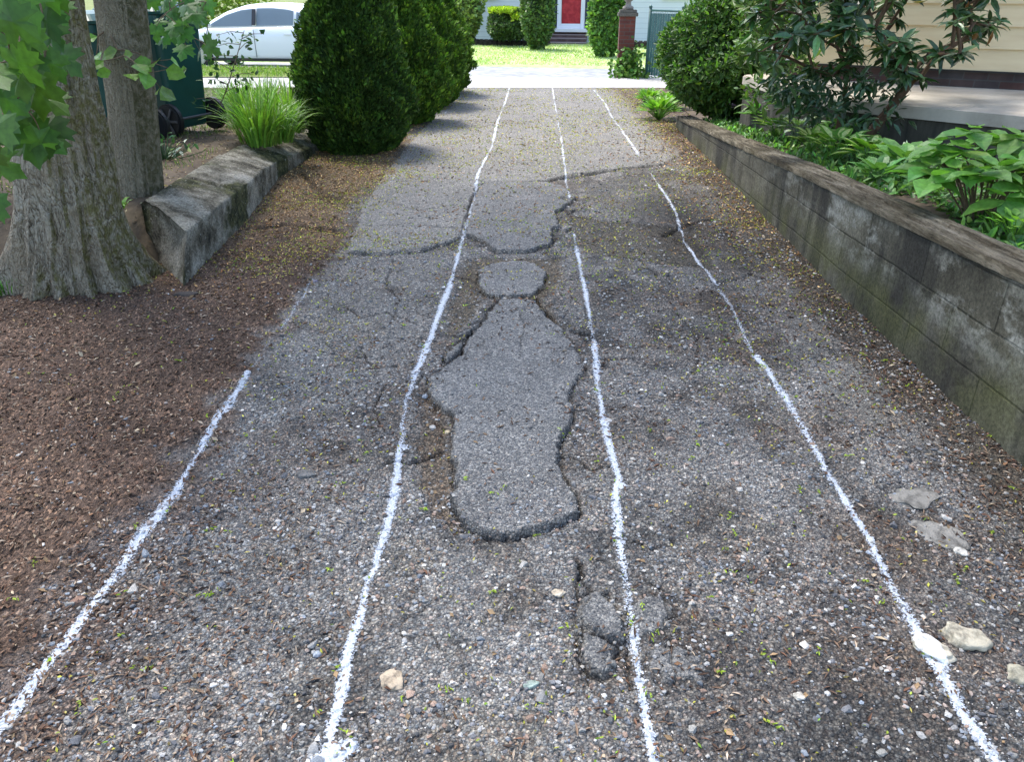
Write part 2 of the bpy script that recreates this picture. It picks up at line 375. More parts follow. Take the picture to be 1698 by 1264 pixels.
    # slabs of the old surface
    for k, (nm, poly, hh, g) in enumerate(slabs):
        P = W(poly); lo = P.min(0) - .15; hi = P.max(0) + .15
        sel = (x > lo[0]) & (x < hi[0]) & (y > lo[1]) & (y < hi[1])
        if not sel.any(): continue
        s = sdist(jx[sel], jy[sel], P)
        h = np.full(s.shape, hh)
        if nm == 'S1': h = hh * (.2 + .85 * sst(-y[sel], -3.5, -2.3))
        ew = .008 if k < 5 else .014
        m = sst(s, 0, ew)
        groove = np.exp(-((s + .006) / (.0065 if k < 5 else .006)) ** 2) * (.020 if k < 7 else .005) * (.15 + 1.3 * vn(x[sel], y[sel], 11, 125))
        if nm in ('C3', 'C4'): groove = groove * .3
        z[sel] = z[sel] * (1 - .55 * m) + (h + .006) * m - groove
        rough[sel] = rough[sel] * (1 - .78 * m)
        t2 = (.8 + .4 * fbm(x[sel], y[sel], 7, 120, 4))[:, None]
        c[sel] = c[sel] * (1 - m[:, None]) + m[:, None] * np.array([g * 1.42, g * 1.405, g * 1.36]) * t2
        gv = np.exp(-((s + .007) / .012) ** 2); c[sel] = c[sel] * (1 - .3 * gv[:, None])
        grain[sel] = grain[sel] * (1 - m) + m * (.12 if nm != 'S1' else .1 + .35 * sst(-y[sel], -2.7, -2.2))
        mu[sel] *= (1 - m)
        cls[sel] = np.where(s > -.004, k + 1, cls[sel])
    # cracks
    for pl, wd, dp in CRK:
        L = gpl(pl); lo = L.min(0) - .15; hi = L.max(0) + .15
        sel = (x > lo[0]) & (x < hi[0]) & (y > lo[1]) & (y < hi[1])
        if not sel.any(): continue
        d = ldist(jx[sel] + .02 * (fbm(x[sel], y[sel], 11, 131, 3) - .5), jy[sel] + .06 * (fbm(x[sel], y[sel], 9, 137, 3) - .5), L)
        wv = wd * (.5 + 1.0 * vn(x[sel], y[sel], 14, 140))
        e = np.exp(-(d / wv) ** 2); z[sel] -= dp * e; c[sel] *= (1 - .6 * e[:, None])
    # fine random crazing
    cz = np.abs(fbm(x, y, 3.4, 150, 3) - .5); cr = np.exp(-(cz / .004) ** 2) * sst(fbm(x, y, 1.3, 160, 2), .5, .6) * (1 - mu)
    cr2 = np.exp(-(np.abs(fbm(x, y, 5.2, 170, 3) - .5) / .005) ** 2) * np.maximum(mB, .6 * mA * sst(fbm(x, y, 1.1, 175, 2), .5, .6)); cr = np.maximum(cr, cr2)
    z = z - .008 * cr; c = c * (1 - .5 * cr[:, None])
    z = z + rough
    cls = np.where((cls == 0) & (sM > 0), -1, cls)
    return z.reshape(shp), c.reshape(shp + (3,)), mu.reshape(shp), grain.reshape(shp), cls.reshape(shp)
NY, NX = 1000, 1150
Y0, Y1 = .62, 15.2
def xl(y): return -np.minimum(1.5 + .62 * y, 4.3)
def xr(y): return np.where(y < 10.3, wallx(y) + .04, wallx(y) + .04 + np.clip(y - 10.3, 0, 1.0) * .9)
yy = Y0 * np.exp(np.linspace(0, 1, NY) * math.log(Y1 / Y0))
tt = np.linspace(0, 1, NX)
GX = xl(yy)[:, None] + (xr(yy) - xl(yy))[:, None] * tt[None]; GY = np.repeat(yy[:, None], NX, 1)
GZ, GC, GM, GG, GK = fields(GX, GY)
GZ = np.where(GY > 14.5, GZ * sst(-GY, -15.2, -14.6) + .0 * GY, GZ)
def samp(A, x, y):
    i = np.clip(np.log(np.maximum(y, Y0) / Y0) / math.log(Y1 / Y0) * (NY - 1), 0, NY - 1.001)
    t = np.clip((x - xl(y)) / (xr(y) - xl(y)) * (NX - 1), 0, NX - 1.001)
    i0 = i.astype(int); t0 = t.astype(int); fi = i - i0; ft = t - t0
    if A.ndim == 3: fi = fi[:, None]; ft = ft[:, None]
    return (A[i0, t0] * (1 - fi) + A[i0 + 1, t0] * fi) * (1 - ft) + (A[i0, t0 + 1] * (1 - fi) + A[i0 + 1, t0 + 1] * fi) * ft
ids = np.arange(NY * NX).reshape(NY, NX)
Q = np.stack([ids[:-1, :-1], ids[:-1, 1:], ids[1:, 1:], ids[1:, :-1]], -1).reshape(-1, 4)
qk = GK[:-1, :-1].reshape(-1)
VV = np.stack([GX, GY, GZ], -1).reshape(-1, 3); CC = GC.reshape(-1, 3); MM = GM.ravel(); GGr = GG.ravel()
def part_ground(name, sel):
    q = Q[sel]; u, inv = np.unique(q, return_inverse=True)
    me = npmesh(name, VV[u], [inv.reshape(q.shape)], CC[u], True, {'mulch': MM[u], 'grain': GGr[u]})
    return link(name, me, M_GROUND)
tag(part_ground('driveway', qk == 0), kind='structure')
tag(part_ground('mulch_bed', qk == -1), kind='structure')
SL = [('long grey asphalt slab shaped like a bowling pin in the middle of the driveway', 1, 'slab'), ('small broken asphalt piece against the lower left shoulder of the long slab', 2, 'fragment'),
      ('narrow asphalt sliver by the left side of the long slab near its tip', 3, 'fragment'), ('oval asphalt island just beyond the tip of the long slab', 4, 'slab'),
      ('squarish asphalt slab with a dark ragged right edge beyond the oval island', 5, 'slab'), ('rounded asphalt chunk left of the white line, upper of a touching pair', 6, 'chunk'),
      ('rounded asphalt chunk left of the white line, lower and smaller of a touching pair', 7, 'chunk'), ('flat sunken asphalt patch right of the white line beside the chunk pair', 8, 'patch'),
      ('wide sunken asphalt patch right of the white line, below the other sunken patch', 9, 'patch')]
for lab, k, cat in SL:
    if (qk == k).any():
        o = part_ground('asphalt_' + cat, qk == k); tag(o, lab, 'asphalt ' + cat, 'broken pieces of old asphalt in the driveway')

# ------------------------------------------------------------------ pebbles, chips, litter
t_ = (1 + 5 ** .5) / 2
ICO = np.array([(-1, t_, 0), (1, t_, 0), (-1, -t_, 0), (1, -t_, 0), (0, -1, t_), (0, 1, t_), (0, -1, -t_), (0, 1, -t_), (t_, 0, -1), (t_, 0, 1), (-t_, 0, -1), (-t_, 0, 1)]) / math.hypot(1, t_)
ICF = np.array([(0, 11, 5), (0, 5, 1), (0, 1, 7), (0, 7, 10), (0, 10, 11), (1, 5, 9), (5, 11, 4), (11, 10, 2), (10, 7, 6), (7, 1, 8), (3, 9, 4), (3, 4, 2), (3, 2, 6), (3, 6, 8), (3, 8, 9), (4, 9, 5), (2, 4, 11), (6, 2, 10), (8, 6, 7), (9, 8, 1)])
def rotz(V, a):
    c, s = np.cos(a)[:, None], np.sin(a)[:, None]
    return np.stack([V[..., 0] * c - V[..., 1] * s, V[..., 0] * s + V[..., 1] * c, V[..., 2]], -1)
def pebbles(acc, x, y, r, C, sink=.35, sm=None):
    n = len(x); V = ICO[None] * (1 + .42 * (rng.random((n, 12, 1)) - .5) * 2)
    sc = np.stack([1 + .4 * rng.random(n), .75 + .3 * rng.random(n), .45 + .35 * rng.random(n)], -1)
    V = V * (sc * r[:, None])[:, None]; V = rotz(V, rng.random(n) * 6.28)
    z = samp(GZ, x, y) + sc[:, 2] * r * (1 - 2 * sink) * .9
    V = V + np.stack([x, y, z], -1)[:, None]
    Fc = (ICF[None] + (np.arange(n) * 12)[:, None, None]).reshape(-1, 3)
    acc.add(V.reshape(-1, 3), None, Fc, np.repeat(C, 12, axis=0))
def scatter(n, y0=.95, y1=15, p=1.0):
    """random points, denser towards the viewer's end of the drive where loose stones lie"""
    y = y0 * (y1 / y0) ** (rng.random(n) ** p); x0 = np.maximum(xl(y), -1.2 - .72 * y); x1 = np.minimum(xr(y) - .03, 1.2 + .72 * y)
    return x0 + (x1 - x0) * rng.random(n), y
def peb_col(n):
    pal = np.array([(.34, .33, .31), (.15, .15, .155), (.08, .08, .08), (.46, .43, .38), (.26, .18, .135), (.22, .24, .26), (.38, .30, .25), (.68, .64, .58), (.25, .24, .215)])
    k = rng.choice(len(pal), n, p=[.19, .22, .13, .09, .10, .10, .06, .03, .08]); return pal[k] * np.exp(rng.normal(0, .2, (n, 1)))
LINES = [
  ('long speckled white line at the left edge, running over brown mulch', [(-40,1262),(0,1215),(60,1140),(125,1050),(190,965),(230,905),(290,820),(330,750),(370,685),(412,618)], .026, 1.0),
  ('white sprayed line left of the central slab, with a splash at its near end', [(538,1300),(541,1264),(560,1180),(575,1100),(600,1010),(625,930),(650,850),(660,780),(665,730),(675,660),(690,620),(712,570),(725,530),(745,480),(758,430),(770,385),(785,335),(793,290),(815,250),(825,205),(838,170),(846,142)], .023, 1.0),
  ('white sprayed line right of the central slab, ending by the square slab', [(1090,1300),(1085,1264),(1070,1190),(1058,1130),(1050,1060),(1040,980),(1025,900),(1020,835),(1025,800),(1008,740),(998,690),(990,640),(988,600),(980,540),(965,460),(952,385)], .022, 1.0),
  ('white spray-painted line at the far right side, from the bottom edge up to a blob', [(1675,1300),(1650,1264),(1600,1190),(1560,1120),(1520,1045),(1480,975),(1440,900),(1390,820),(1345,740),(1305,670),(1275,620),(1252,590)], .025, 1.0),
  ('faint bluish worn length of painted line between two bright right-hand lengths', [(1248,585),(1235,560),(1215,510),(1192,480)], .022, .42),
  ('curved white painted line beside the dark asphalt patch on the right', [(1190,474),(1160,440),(1135,400),(1120,355),(1100,320),(1078,290)], .021, .95),
  ('thin far white painted line right of the drive, beyond the cross crack', [(1060,265),(1048,243),(1040,230),(1015,195),(1000,170),(985,150)], .026, .85),
  ('thin far white painted line in the middle of the drive, running to the street', [(945,333),(940,310),(935,270),(930,230),(923,190),(915,142)], .020, .9),
  ('short faint painted dash at the edge of the mulch on the left, nearer one', [(645,312),(655,295),(664,280)], .018, .35),
  ('short faint painted dash at the edge of the mulch on the left, middle one', [(672,265),(690,246)], .02, .55),
  ('short faint painted dash at the edge of the mulch near the far shrub', [(738,190),(752,176)], .03, .6),
  ('very faint painted line over dark soil beyond the long left line', [(415,612),(440,580),(470,542),(500,500),(520,465)], .024, .36),
  ('thin white painted line across the end of the drive at the street', [(818,141),(850,138),(885,138),(915,140)], .03, .6)]
BLOB = {1: [(555,1256,.040),(578,1244,.028),(532,1262,.025),(668,742,.03),(706,585,.03)], 0: [(372,686,.03),(185,968,.022)], 2: [(1028,812,.026),(990,655,.024)], 3: [(1254,592,.026),(1560,1100,.03)]}
LW = []
for lab, pl, wd, den in LINES:
    P = gpl(pl); seg = np.linalg.norm(np.diff(P, axis=0), axis=1); s = np.concatenate([[0], np.cumsum(seg)])
    LW.append((P, s, wd, den))
def line_d(i, x, y): return ldist(x, y, LW[i][0])
M_PAINT = mat('spray_paint', (.7, .74, .80), .75); N = NB(M_PAINT); po = N.co()
N.col(N.mix(1.0, N.attr('col'), N.ramp(N.noise(120, 5, po, .7), [(.3, (.55, .60, .68)), (.6, (1, 1, 1))]), 'MULTIPLY')); N.bump(N.noise(260, 3, po), .8, .004)
pcov = N.attr('cov', 'Fac'); pv = N.n('ShaderNodeTexVoronoi', {'Scale': 210, 'Vector': po}); pr_ = N.n('ShaderNodeSeparateColor', {0: pv.outputs['Color']}).outputs[0]
pn = N.math('ADD', N.math('MULTIPLY', pr_, .45), N.math('MULTIPLY', N.noise(75, 5, po, .75), .75))
pa = N.ramp(N.math('ADD', N.math('SUBTRACT', pcov, pn), .5), [(.44, (0, 0, 0)), (.62, (1, 1, 1))])
pm = N.n('ShaderNodeMixShader', {0: N.math('MULTIPLY', pa, .96), 1: N.n('ShaderNodeBsdfTransparent').outputs[0], 2: N.b.outputs[0]}); N.t.links.new(pm.outputs[0], N.out.inputs[0])
M_PST = ccol_mat('painted_stone', .8, .2, 300)
paint_acc = []
for i, (lab, pl, wd, den) in enumerate(LINES):
    P, s, _, _ = LW[i]; acc = Acc(); acc.cov = []
    # walk in short runs so that the cell size follows the distance
    ycen = 0
    ymean = P[:, 1]
    runs = []
    a = 0.0
    while a < s[-1]:
        yc = np.interp(a, s, P[:, 1]); st = .0038 * max(1, (yc / 2.2) ** 1.35); m = 24; runs.append((a, min(a + st * m, s[-1]), st)); a += st * m
    for a, b, st in runs:
        na = max(2, int(round((b - a) / st)) + 1); us = np.linspace(a, b, na); hw = wd * 2.4 + (.05 if i in BLOB else 0); nb_ = int(2 * hw / min(st, .009)) + 1; vs = np.linspace(-hw, hw, nb_)
        cx = np.interp(us, s, P[:, 0]); cy = np.interp(us, s, P[:, 1])
        tx = np.interp(us + .03, s, P[:, 0]) - np.interp(us - .03, s, P[:, 0]); ty = np.interp(us + .03, s, P[:, 1]) - np.interp(us - .03, s, P[:, 1]); l = np.hypot(tx, ty) + 1e-9
        X = cx[:, None] + vs[None] * (ty / l)[:, None]; Yg = cy[:, None] - vs[None] * (tx / l)[:, None]
        X = X + .008 * (vn(Yg * 0 + X, Yg, 9, 300 + i) - .5)
        wob = wd * .60 * (.72 + .65 * vn(us * 1.0, us * 0, 7, 310 + i))[:, None] + 0 * X
        d = np.abs(vs[None] + .35 * wd * (vn(X, Yg, 14, 320 + i) - .5))
        prob = 1.05 - d / wob * .50
        if i in BLOB:
            for (bu, bv, br) in BLOB[i]:
                q = gp(bu, bv); prob = np.maximum(prob, 1.2 - np.hypot(X - q[0], Yg - q[1]) / br * .75)
        lon = .38 + .95 * vn(us, us * 0, 3.1, 360 + i)[:, None] * vn(us, us * 0 + 5, 11, 370 + i)[:, None] ** .3
        cov = .93 * np.clip(prob, 0, 1.1) * (den if den > .5 else den + .22) * np.clip(lon + .25, 0, 1.15)
        keep = cov > .03
        z = samp(GZ, X.ravel(), Yg.ravel()).reshape(X.shape) + .0025
        idg = np.arange(X.size).reshape(X.shape); kc = keep[:-1, :-1] | keep[1:, 1:]
        q = np.stack([idg[:-1, :-1], idg[:-1, 1:], idg[1:, 1:], idg[1:, :-1]], -1)[kc]
        if len(q) == 0: continue
        V = np.stack([X.ravel(), Yg.ravel(), z.ravel()], -1); u, inv = np.unique(q, return_inverse=True)
        acc.add(V[u], inv.reshape(q.shape), None, np.array([.64, .665, .695]) if den > .3 else np.array([.58, .62, .76])); acc.cov.append(cov.ravel()[u])
    paint_acc.append(acc)
# gravel
x, y = scatter(150000, .9, 13, .72)
k = samp(GM, x, y); g = samp(GG, x, y)
pr = np.where(k > .5, .10, np.clip(g ** 1.5 * 1.3, .03, 1)) * np.interp(y, [0, 2.2, 4, 7], [1, 1, .55, .3]) * (.22 + 1.1 * sst(fbm(x, y, 3.3, 411, 4), .42, .6))
ok = rng.random(len(x)) < pr; x, y = x[ok], y[ok]
r = (.0014 + .0052 * rng.random(len(x)) ** 3.2) * (1 + .10 * y)
C = peb_col(len(x)); grav = Acc()
best = np.full(len(x), 99.0); wh = np.zeros(len(x), int)
for i in range(len(LINES)):
    d = line_d(i, x, y) / LW[i][2]
    for (bu, bv, br) in BLOB.get(i, []):
        q = gp(bu, bv); d = np.minimum(d, np.hypot(x - q[0], y - q[1]) / br)
    d = d / min(1, .4 + LW[i][3] * .6) if LW[i][3] > .3 else d * 9
    b = d < best; best[b] = d[b]; wh[b] = i
painted = rng.random(len(x)) < np.clip(1.15 - best * 1.25, 0, .9)
for i in range(len(LINES)):
    s_ = painted & (wh == i)
    if s_.any(): pebbles(paint_acc[i], x[s_], y[s_], r[s_], np.array([[.62, .645, .675]]) * (.45 + .55 * rng.random((s_.sum(), 1))), .2)
s_ = ~painted; pebbles(grav, x[s_], y[s_], r[s_], C[s_], .3)
# a few bigger stones pressed in
x, y = scatter(520, 1.0, 5, .8); kk = samp(GM, x, y) < .6; sl_ = samp(GG, x, y) > .5; x, y = x[kk & sl_], y[kk & sl_]
pebbles(grav, x, y, .007 + .008 * rng.random(len(x)) ** 2, peb_col(len(x)), .35)
tag(link('gravel', grav.mesh('gravel'), M_PEB), 'loose grey and tan gravel scattered over the broken driveway', 'gravel', kind='stuff')
for i, (lab, pl, wd, den) in enumerate(LINES):
    if not paint_acc[i].V: continue
    me = paint_acc[i].mesh('painted_line', False); cv = np.full(len(me.vertices), 2.0, np.float32); k0 = np.concatenate(paint_acc[i].cov); cv[:len(k0)] = k0
    at = me.attributes.new('cov', 'FLOAT', 'POINT'); at.data.foreach_set('value', cv)
    tag(link('painted_line', me, M_PAINT), lab, 'painted line', 'white spray-painted lines along the driveway')
# wood chips on the mulch
def chips(acc, x, y, L, Wd, C, tilt=.35, lift=.004):
    n = len(x); a = rng.random(n) * 6.28; D = np.stack([np.cos(a), np.sin(a), rng.normal(0, tilt, n)], -1); Nn = unit(np.stack([rng.normal(0, tilt, n), rng.normal(0, tilt, n), np.ones(n)], -1))
    P = np.stack([x, y, samp(GZ, x, y) + lift], -1)
    leaves(acc, P - .5 * unit(D) * L[:, None], D, Nn, L, Wd, DIA, C)
    leaves(acc, P - .5 * unit(D) * L[:, None] - np.array([0, 0, .0015]), D, Nn, L, Wd, DIA, C * .8)
acc = Acc()
x, y = scatter(110000, .9, 11, .75); m = samp(GM, x, y)
q = gpl([(0, 1230)])[0]
low = sst(-(x + .35 + (y - 1.2) * .1), 0, .5) * sst(-y, -2.6, -1.6)
edge = np.maximum(sst(x - wallx(y), -.6, -.1) * (y < 10), .45 * sst(x - wallx(y), -1.0, -.4) * sst(fbm(x, y, 2.4, 420, 4), .4, .6)); rs = sst(fbm(x, y, 2.6, 55, 5), .50, .64) * .16
pr = np.maximum(np.maximum(m * .55, low * .5), edge * .5) + .02 + rs; ok = rng.random(len(x)) < pr; x, y = x[ok], y[ok]; n = len(x)
pal = np.array([(.12, .075, .052), (.18, .115, .075), (.26, .18, .12), (.42, .33, .24), (.07, .048, .036), (.19, .10, .062)])
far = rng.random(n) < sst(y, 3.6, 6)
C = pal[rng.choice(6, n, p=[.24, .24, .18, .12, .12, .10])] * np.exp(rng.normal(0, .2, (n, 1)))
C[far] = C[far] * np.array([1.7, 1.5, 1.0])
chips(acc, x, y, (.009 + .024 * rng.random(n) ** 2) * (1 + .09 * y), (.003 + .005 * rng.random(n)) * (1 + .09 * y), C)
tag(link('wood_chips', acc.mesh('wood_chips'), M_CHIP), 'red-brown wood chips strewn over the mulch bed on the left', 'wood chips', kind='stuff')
# fallen tree flowers, yellow-green, in drifts
acc = Acc()
x, y = scatter(100000, 1.0, 15, .78)
dr = sst(fbm(x, y, 1.7, 400, 4), .42, .62)
w1 = .08 * sst(y, 3.6, 5) + np.exp(-((x + 1.25) / .45) ** 2) * (y > 4.5) + np.exp(-((x - wallx(y) + .25) / .22) ** 2) * sst(y, 4, 6) + .10 * (y > 6) + .10 + .25 * sst(y, 2.0, 3.5) * sst(x, -2.2, 0)
mm = samp(GM, x, y) > .5; w1 = w1 + .25 * mm * sst(y, 2.2, 5)
gsm = samp(GG, x, y) < .4
w1 = w1 * np.where(gsm & (y < 4.5), .15, 1)
ok = rng.random(len(x)) < w1 * (.15 + .85 * dr) * np.where(y > 3, 1.0, .45); x, y = x[ok], y[ok]; n = len(x)
yg = np.array([(.52, .48, .08), (.40, .46, .07), (.55, .46, .14), (.34, .26, .09), (.24, .38, .05)])
C = yg[rng.choice(5, n, p=[.26, .2, .22, .24, .08])] * np.exp(rng.normal(0, .2, (n, 1)))
chips(acc, x, y, (.006 + .008 * rng.random(n)) * (1 + .14 * y), (.003 + .003 * rng.random(n)) * (1 + .14 * y), C, .6, .006)
# small clusters of fresh green flowers nearer the viewer
nc = 150; cx, cy = scatter(nc, 1.05, 4.5, .9)
for j in range(nc):
    k = random.randint(3, 8); a = random.random() * 6.28; t = rng.normal(0, 1, k)
    px_ = cx[j] + t * .011 * math.cos(a) + rng.normal(0, .003, k); py_ = cy[j] + t * .011 * math.sin(a) + rng.normal(0, .003, k)
    C = np.array([(.36, .46, .05)]) * np.exp(rng.normal(0, .25, (k, 1)))
    chips(acc, px_, py_, .009 + .010 * rng.random(k), .003 + .003 * rng.random(k), C, .5, .008)
tag(link('fallen_flowers', acc.mesh('fallen_flowers'), M_LEAF), 'yellow-green fallen maple flowers littering the driveway and its edges', 'litter', kind='stuff')
# brown leaf and twig litter
acc = Acc(); x, y = scatter(9000, 1.0, 14, .8); ww = samp(GM, x, y) * .5 + sst(x - wallx(y), -.6, -.05) * .9 + .12
ok = rng.random(len(x)) < ww; x, y = x[ok], y[ok]; n = len(x)
C = np.array([(.30, .20, .11), (.20, .11, .06), (.42, .33, .22), (.10, .06, .04)])[rng.choice(4, n)] * np.exp(rng.normal(0, .2, (n, 1)))
chips(acc, x, y, (.012 + .022 * rng.random(n) ** 2) * (1 + .06 * y), (.004 + .012 * rng.random(n) ** 2) * (1 + .06 * y), C, .5, .007)
tag(link('dead_leaves', acc.mesh('dead_leaves'), M_CHIP), 'small dry brown leaves and twigs along the foot of the right wall', 'litter', kind='stuff')

# single rocks
M_ROCK = mat('pale_rock', rough=.85); N = NB(M_ROCK)
N.col(N.mix(1.0, N.attr('col'), N.ramp(N.noise(28, 6, N.co(), .65), [(.35, (.42, .41, .38)), (.55, (1.15, 1.12, 1.05))]), 'MULTIPLY')); N.bump(N.noise(60, 6, N.co(), .7), .7, .01)
def rock(u, v, wx, wy, h, c, rot, lab, cat='rock', sink=.35, am=.32, name='rock', grp='pale rocks set in the driveway', cut=None):
    bm = bmesh.new(); bmesh.ops.create_icosphere(bm, subdivisions=4, radius=1)
    sx = random.random() * 50
    from mathutils import noise as mn
    for vt in bm.verts:
        p = vt.co.copy(); q = Vector((sx, sx * .7, 3)) + p * 1.1
        d = 1 + am * mn.noise(q * (1 + am)) + .12 * mn.noise(q * 2.7) + .05 * mn.noise(q * 7)
        d *= 1 - .12 * max(0, abs(p.x) + abs(p.y) - 1.2)
        vt.co = p * d
        if vt.co.z > .55: vt.co.z = .55 + (vt.co.z - .55) * .3
        vt.co = Vector((vt.co.x * wx, vt.co.y * wy, vt.co.z * h))
    me = bmmesh(name, bm, True); cc = np.tile(c, (len(me.vertices), 1)).astype(float)
    co_ = np.array([tuple(k.co) for k in me.vertices])
    P = gp(u, v); zz = float(samp(GZ, np.array([P[0]]), np.array([P[1]]))[0])
    if cut is not None:                     # paint where the line crosses the stone
        R2 = np.stack([co_[:, 0] * math.cos(rot) - co_[:, 1] * math.sin(rot) + P[0], co_[:, 0] * math.sin(rot) + co_[:, 1] * math.cos(rot) + P[1]], -1)
        d = line_d(cut, R2[:, 0], R2[:, 1]); cc[d < .03] = (.86, .87, .88)
    a = me.color_attributes.new('col', 'FLOAT_COLOR', 'POINT'); c4 = np.ones((len(cc), 4), np.float32); c4[:, :3] = cc; a.data.foreach_set('color', c4.ravel())
    o = link(name, me, M_ROCK); o.location = (P[0], P[1], zz + h * (1 - 2 * sink) * .5); o.rotation_euler = (0, 0, rot); tag(o, lab, cat, grp); return o
TAN = (.47, .43, .34)
rock(1600, 1062, .062, .042, .030, TAN, -.5, 'big flat tan rock just right of the rightmost painted line')
rock(1545, 1078, .060, .034, .022, (.52, .48, .39), -.95, 'pale rock with white paint across it, under the rightmost painted line', cut=3)
rock(1690, 1122, .034, .028, .022, (.38, .36, .28), .3, 'small greenish tan rock at the right edge below the big tan rock')
rock(1516, 829, .085, .062, .014, (.24, .23, .21), .2, 'flat grey stone near the foot of the wall, higher of two', am=.5, sink=.47)
rock(1560, 888, .075, .080, .014, (.25, .24, .22), .7, 'flat grey stone near the foot of the wall, with a white chip at its corner', am=.5, sink=.47)
rock(1592, 920, .018, .022, .012, (.62, .60, .56), .4, 'small white stone chip beside the lower flat grey stone', 'stone chip')
rock(925, 990, .022, .014, .011, (.62, .52, .40), .2, 'small cream stone alone in the gravel below the long slab', 'small stone')
rock(650, 1132, .030, .034, .014, (.44, .36, .27), .6, 'tan broken stone right of the lower left painted line', 'small stone')
rock(880, 1144, .022, .011, .009, (.34, .42, .38), .3, 'pale green-grey pebble in the lower middle gravel', 'small stone')
rock(1325, 1155, .015, .012, .010, (.58, .55, .49), 0, 'little white stone between the two right lines near the bottom', 'small stone')
rock(506, 790, .035, .022, .014, (.17, .165, .16), 0, 'rounded dark grey stone in the gravel left of the slab', 'small stone')
rock(742, 716, .012, .010, .010, (.62, .50, .33), 0, 'small tan stone in the hole at the left edge of the long slab', 'small stone')
rock(130, 1000, .018, .014, .012, (.30, .18, .13), .5, 'reddish stone beside the lower left painted line', 'small stone')
rock(522, 468, .02, .02, .012, (.22, .2, .25), 0, 'small dark bluish stone on the mulch beyond the faint line', 'small stone')
rock(310, 495, .07, .03, .02, (.055, .045, .04), .1, 'dark flat stone at the foot of the concrete curb end', 'rock')

# ------------------------------------------------------------------ sheets of the setting
def simple(name, base, var, scale, rough=.9, bump=.3, bd=.01, det=5):
    m = mat(name, rough=rough, spec=.25); N = NB(m); o = N.co()
    a = N.ramp(N.noise(scale, det, o, .62), [(.3, base), (.7, var)])
    b = N.ramp(N.noise(scale * 9, 3, o), [(.3, (.75, .75, .75)), (.7, (1.25, 1.25, 1.25))])
    N.col(N.mix(1.0, a, b, 'MULTIPLY')); N.bump(N.noise(scale * 12, 4, o), bump, bd); return m
M_SOIL = simple('soil', (.055, .040, .028), (.13, .10, .065), 3)
M_GRASSB = simple('turf_soil', (.09, .13, .03), (.22, .24, .08), 1.2)
M_LAWN = simple('lawn', (.30, .42, .15), (.48, .55, .28), .8, bump=.8, bd=.03)
M_CONC = simple('pale_concrete', (.30, .295, .28), (.44, .43, .41), 1.5)
M_ROAD = simple('pale_asphalt', (.24, .25, .26), (.34, .35, .36), .7)
def sheet(name, pts, z, m, kind='structure'):
    zs = z if hasattr(z, '__len__') else [z] * len(pts)
    me = bpy.data.meshes.new(name); me.from_pydata([(x, y, q) for (x, y), q in zip(pts, zs)], [], [tuple(range(len(pts)))]); me.update()
    return tag(link(name, me, m), kind=kind)
sheet('ground', [(-900, -900), (900, -900), (900, 1500), (-900, 1500)], -.30, M_GRASSB)
K = -.21
def st(x, y0): return y0 + K * x           # the street runs slightly askew
sheet('road', [(-60, st(-60, 18.1)), (60, st(60, 18.1)), (60, st(60, 21.2)), (-60, st(-60, 21.2))], -.10, M_ROAD)
sheet('driveway_apron', [(-1.9, 17.0), (2.9, 17.0), (3.4, st(3.4, 18.1)), (-2.4, st(-2.4, 18.1))], [.0, .0, -.09, -.09], M_CONC)
sheet('sidewalk', [(-40, 15.16), (40, 15.16), (40, 17.0), (-40, 17.0)], .004, M_CONC)
sheet('grass_verge', [(-30, 17.0), (-1.95, 17.0), (-2.45, st(-2.45, 18.1)), (-30, st(-30, 18.1))], .02, M_GRASSB)
bmk = bmesh.new()
for xa, xb in ((-30, -2.5), (3.5, 30)):
    L = math.hypot(xb - xa, K * (xb - xa)); xm = (xa + xb) / 2; bx(bmk, xm, st(xm, 18.1) + .06, -.06, L, .13, .16, math.atan(K), .01)
tag(link('kerb', bmmesh('kerb', bmk), M_CONC), kind='structure')
# lawn across the street with a gentle rise
gx, gy = np.meshgrid(np.linspace(-30, 30, 121), np.linspace(0, 14, 40)); GYW = gy + 20.6 + K * gx
LZ = lambda x, y: -.04 + .004 * np.clip(y - (20.6 + K * x), 0, 9) + .06 * (fbm(np.asarray(x, float), np.asarray(y, float), .5, 700, 3) - .5)
i_ = np.arange(gx.size).reshape(gx.shape)
lq = np.stack([i_[:-1, :-1], i_[:-1, 1:], i_[1:, 1:], i_[1:, :-1]], -1).reshape(-1, 4)
tag(link('lawn', npmesh('lawn', np.stack([gx, GYW, LZ(gx, GYW) - .12 * (gy < .1)], -1).reshape(-1, 3), [lq], None, True), M_LAWN), kind='structure')
# raised ground left, behind the curb
CF = np.array([(-1.97, 4.32), (-2.06, 5.93), (-2.20, 7.3), (-2.16, 8.4), (-2.12, 9.6)]); CBk = np.array([(-2.36, 4.92), (-2.45, 6.0), (-2.56, 7.3), (-2.52, 8.7), (-2.45, 9.6)])
def leftz(x, y):
    base = np.interp(y, [4.3, 5, 8, 10.5, 14.9, 30], [.30, .345, .30, .20, .01, .01])
    edge = np.interp(y, CBk[:, 1], CBk[:, 0]); near = sst(y, 4.55, 5.3)
    e2 = np.where(y > 9.6, -2.45, edge)
    s = sst(e2 - x, -.12, .02)
    return (base * s * near + (1 - near) * 0.0) - .10 * (1 - s) + .03 * (fbm(x, y, 3, 500, 4) - .5)
gx, gy = np.meshgrid(np.linspace(-14, -2.3, 150), np.linspace(3.6, 15.14, 140)); z = leftz(gx, gy)
z = np.where(gy < 4.6, z - .05 * (1 - sst(gy, 3.9, 4.6)), z)
i_ = np.arange(gx.size).reshape(gx.shape); lq = np.stack([i_[:-1, :-1], i_[:-1, 1:], i_[1:, 1:], i_[1:, :-1]], -1).reshape(-1, 4)
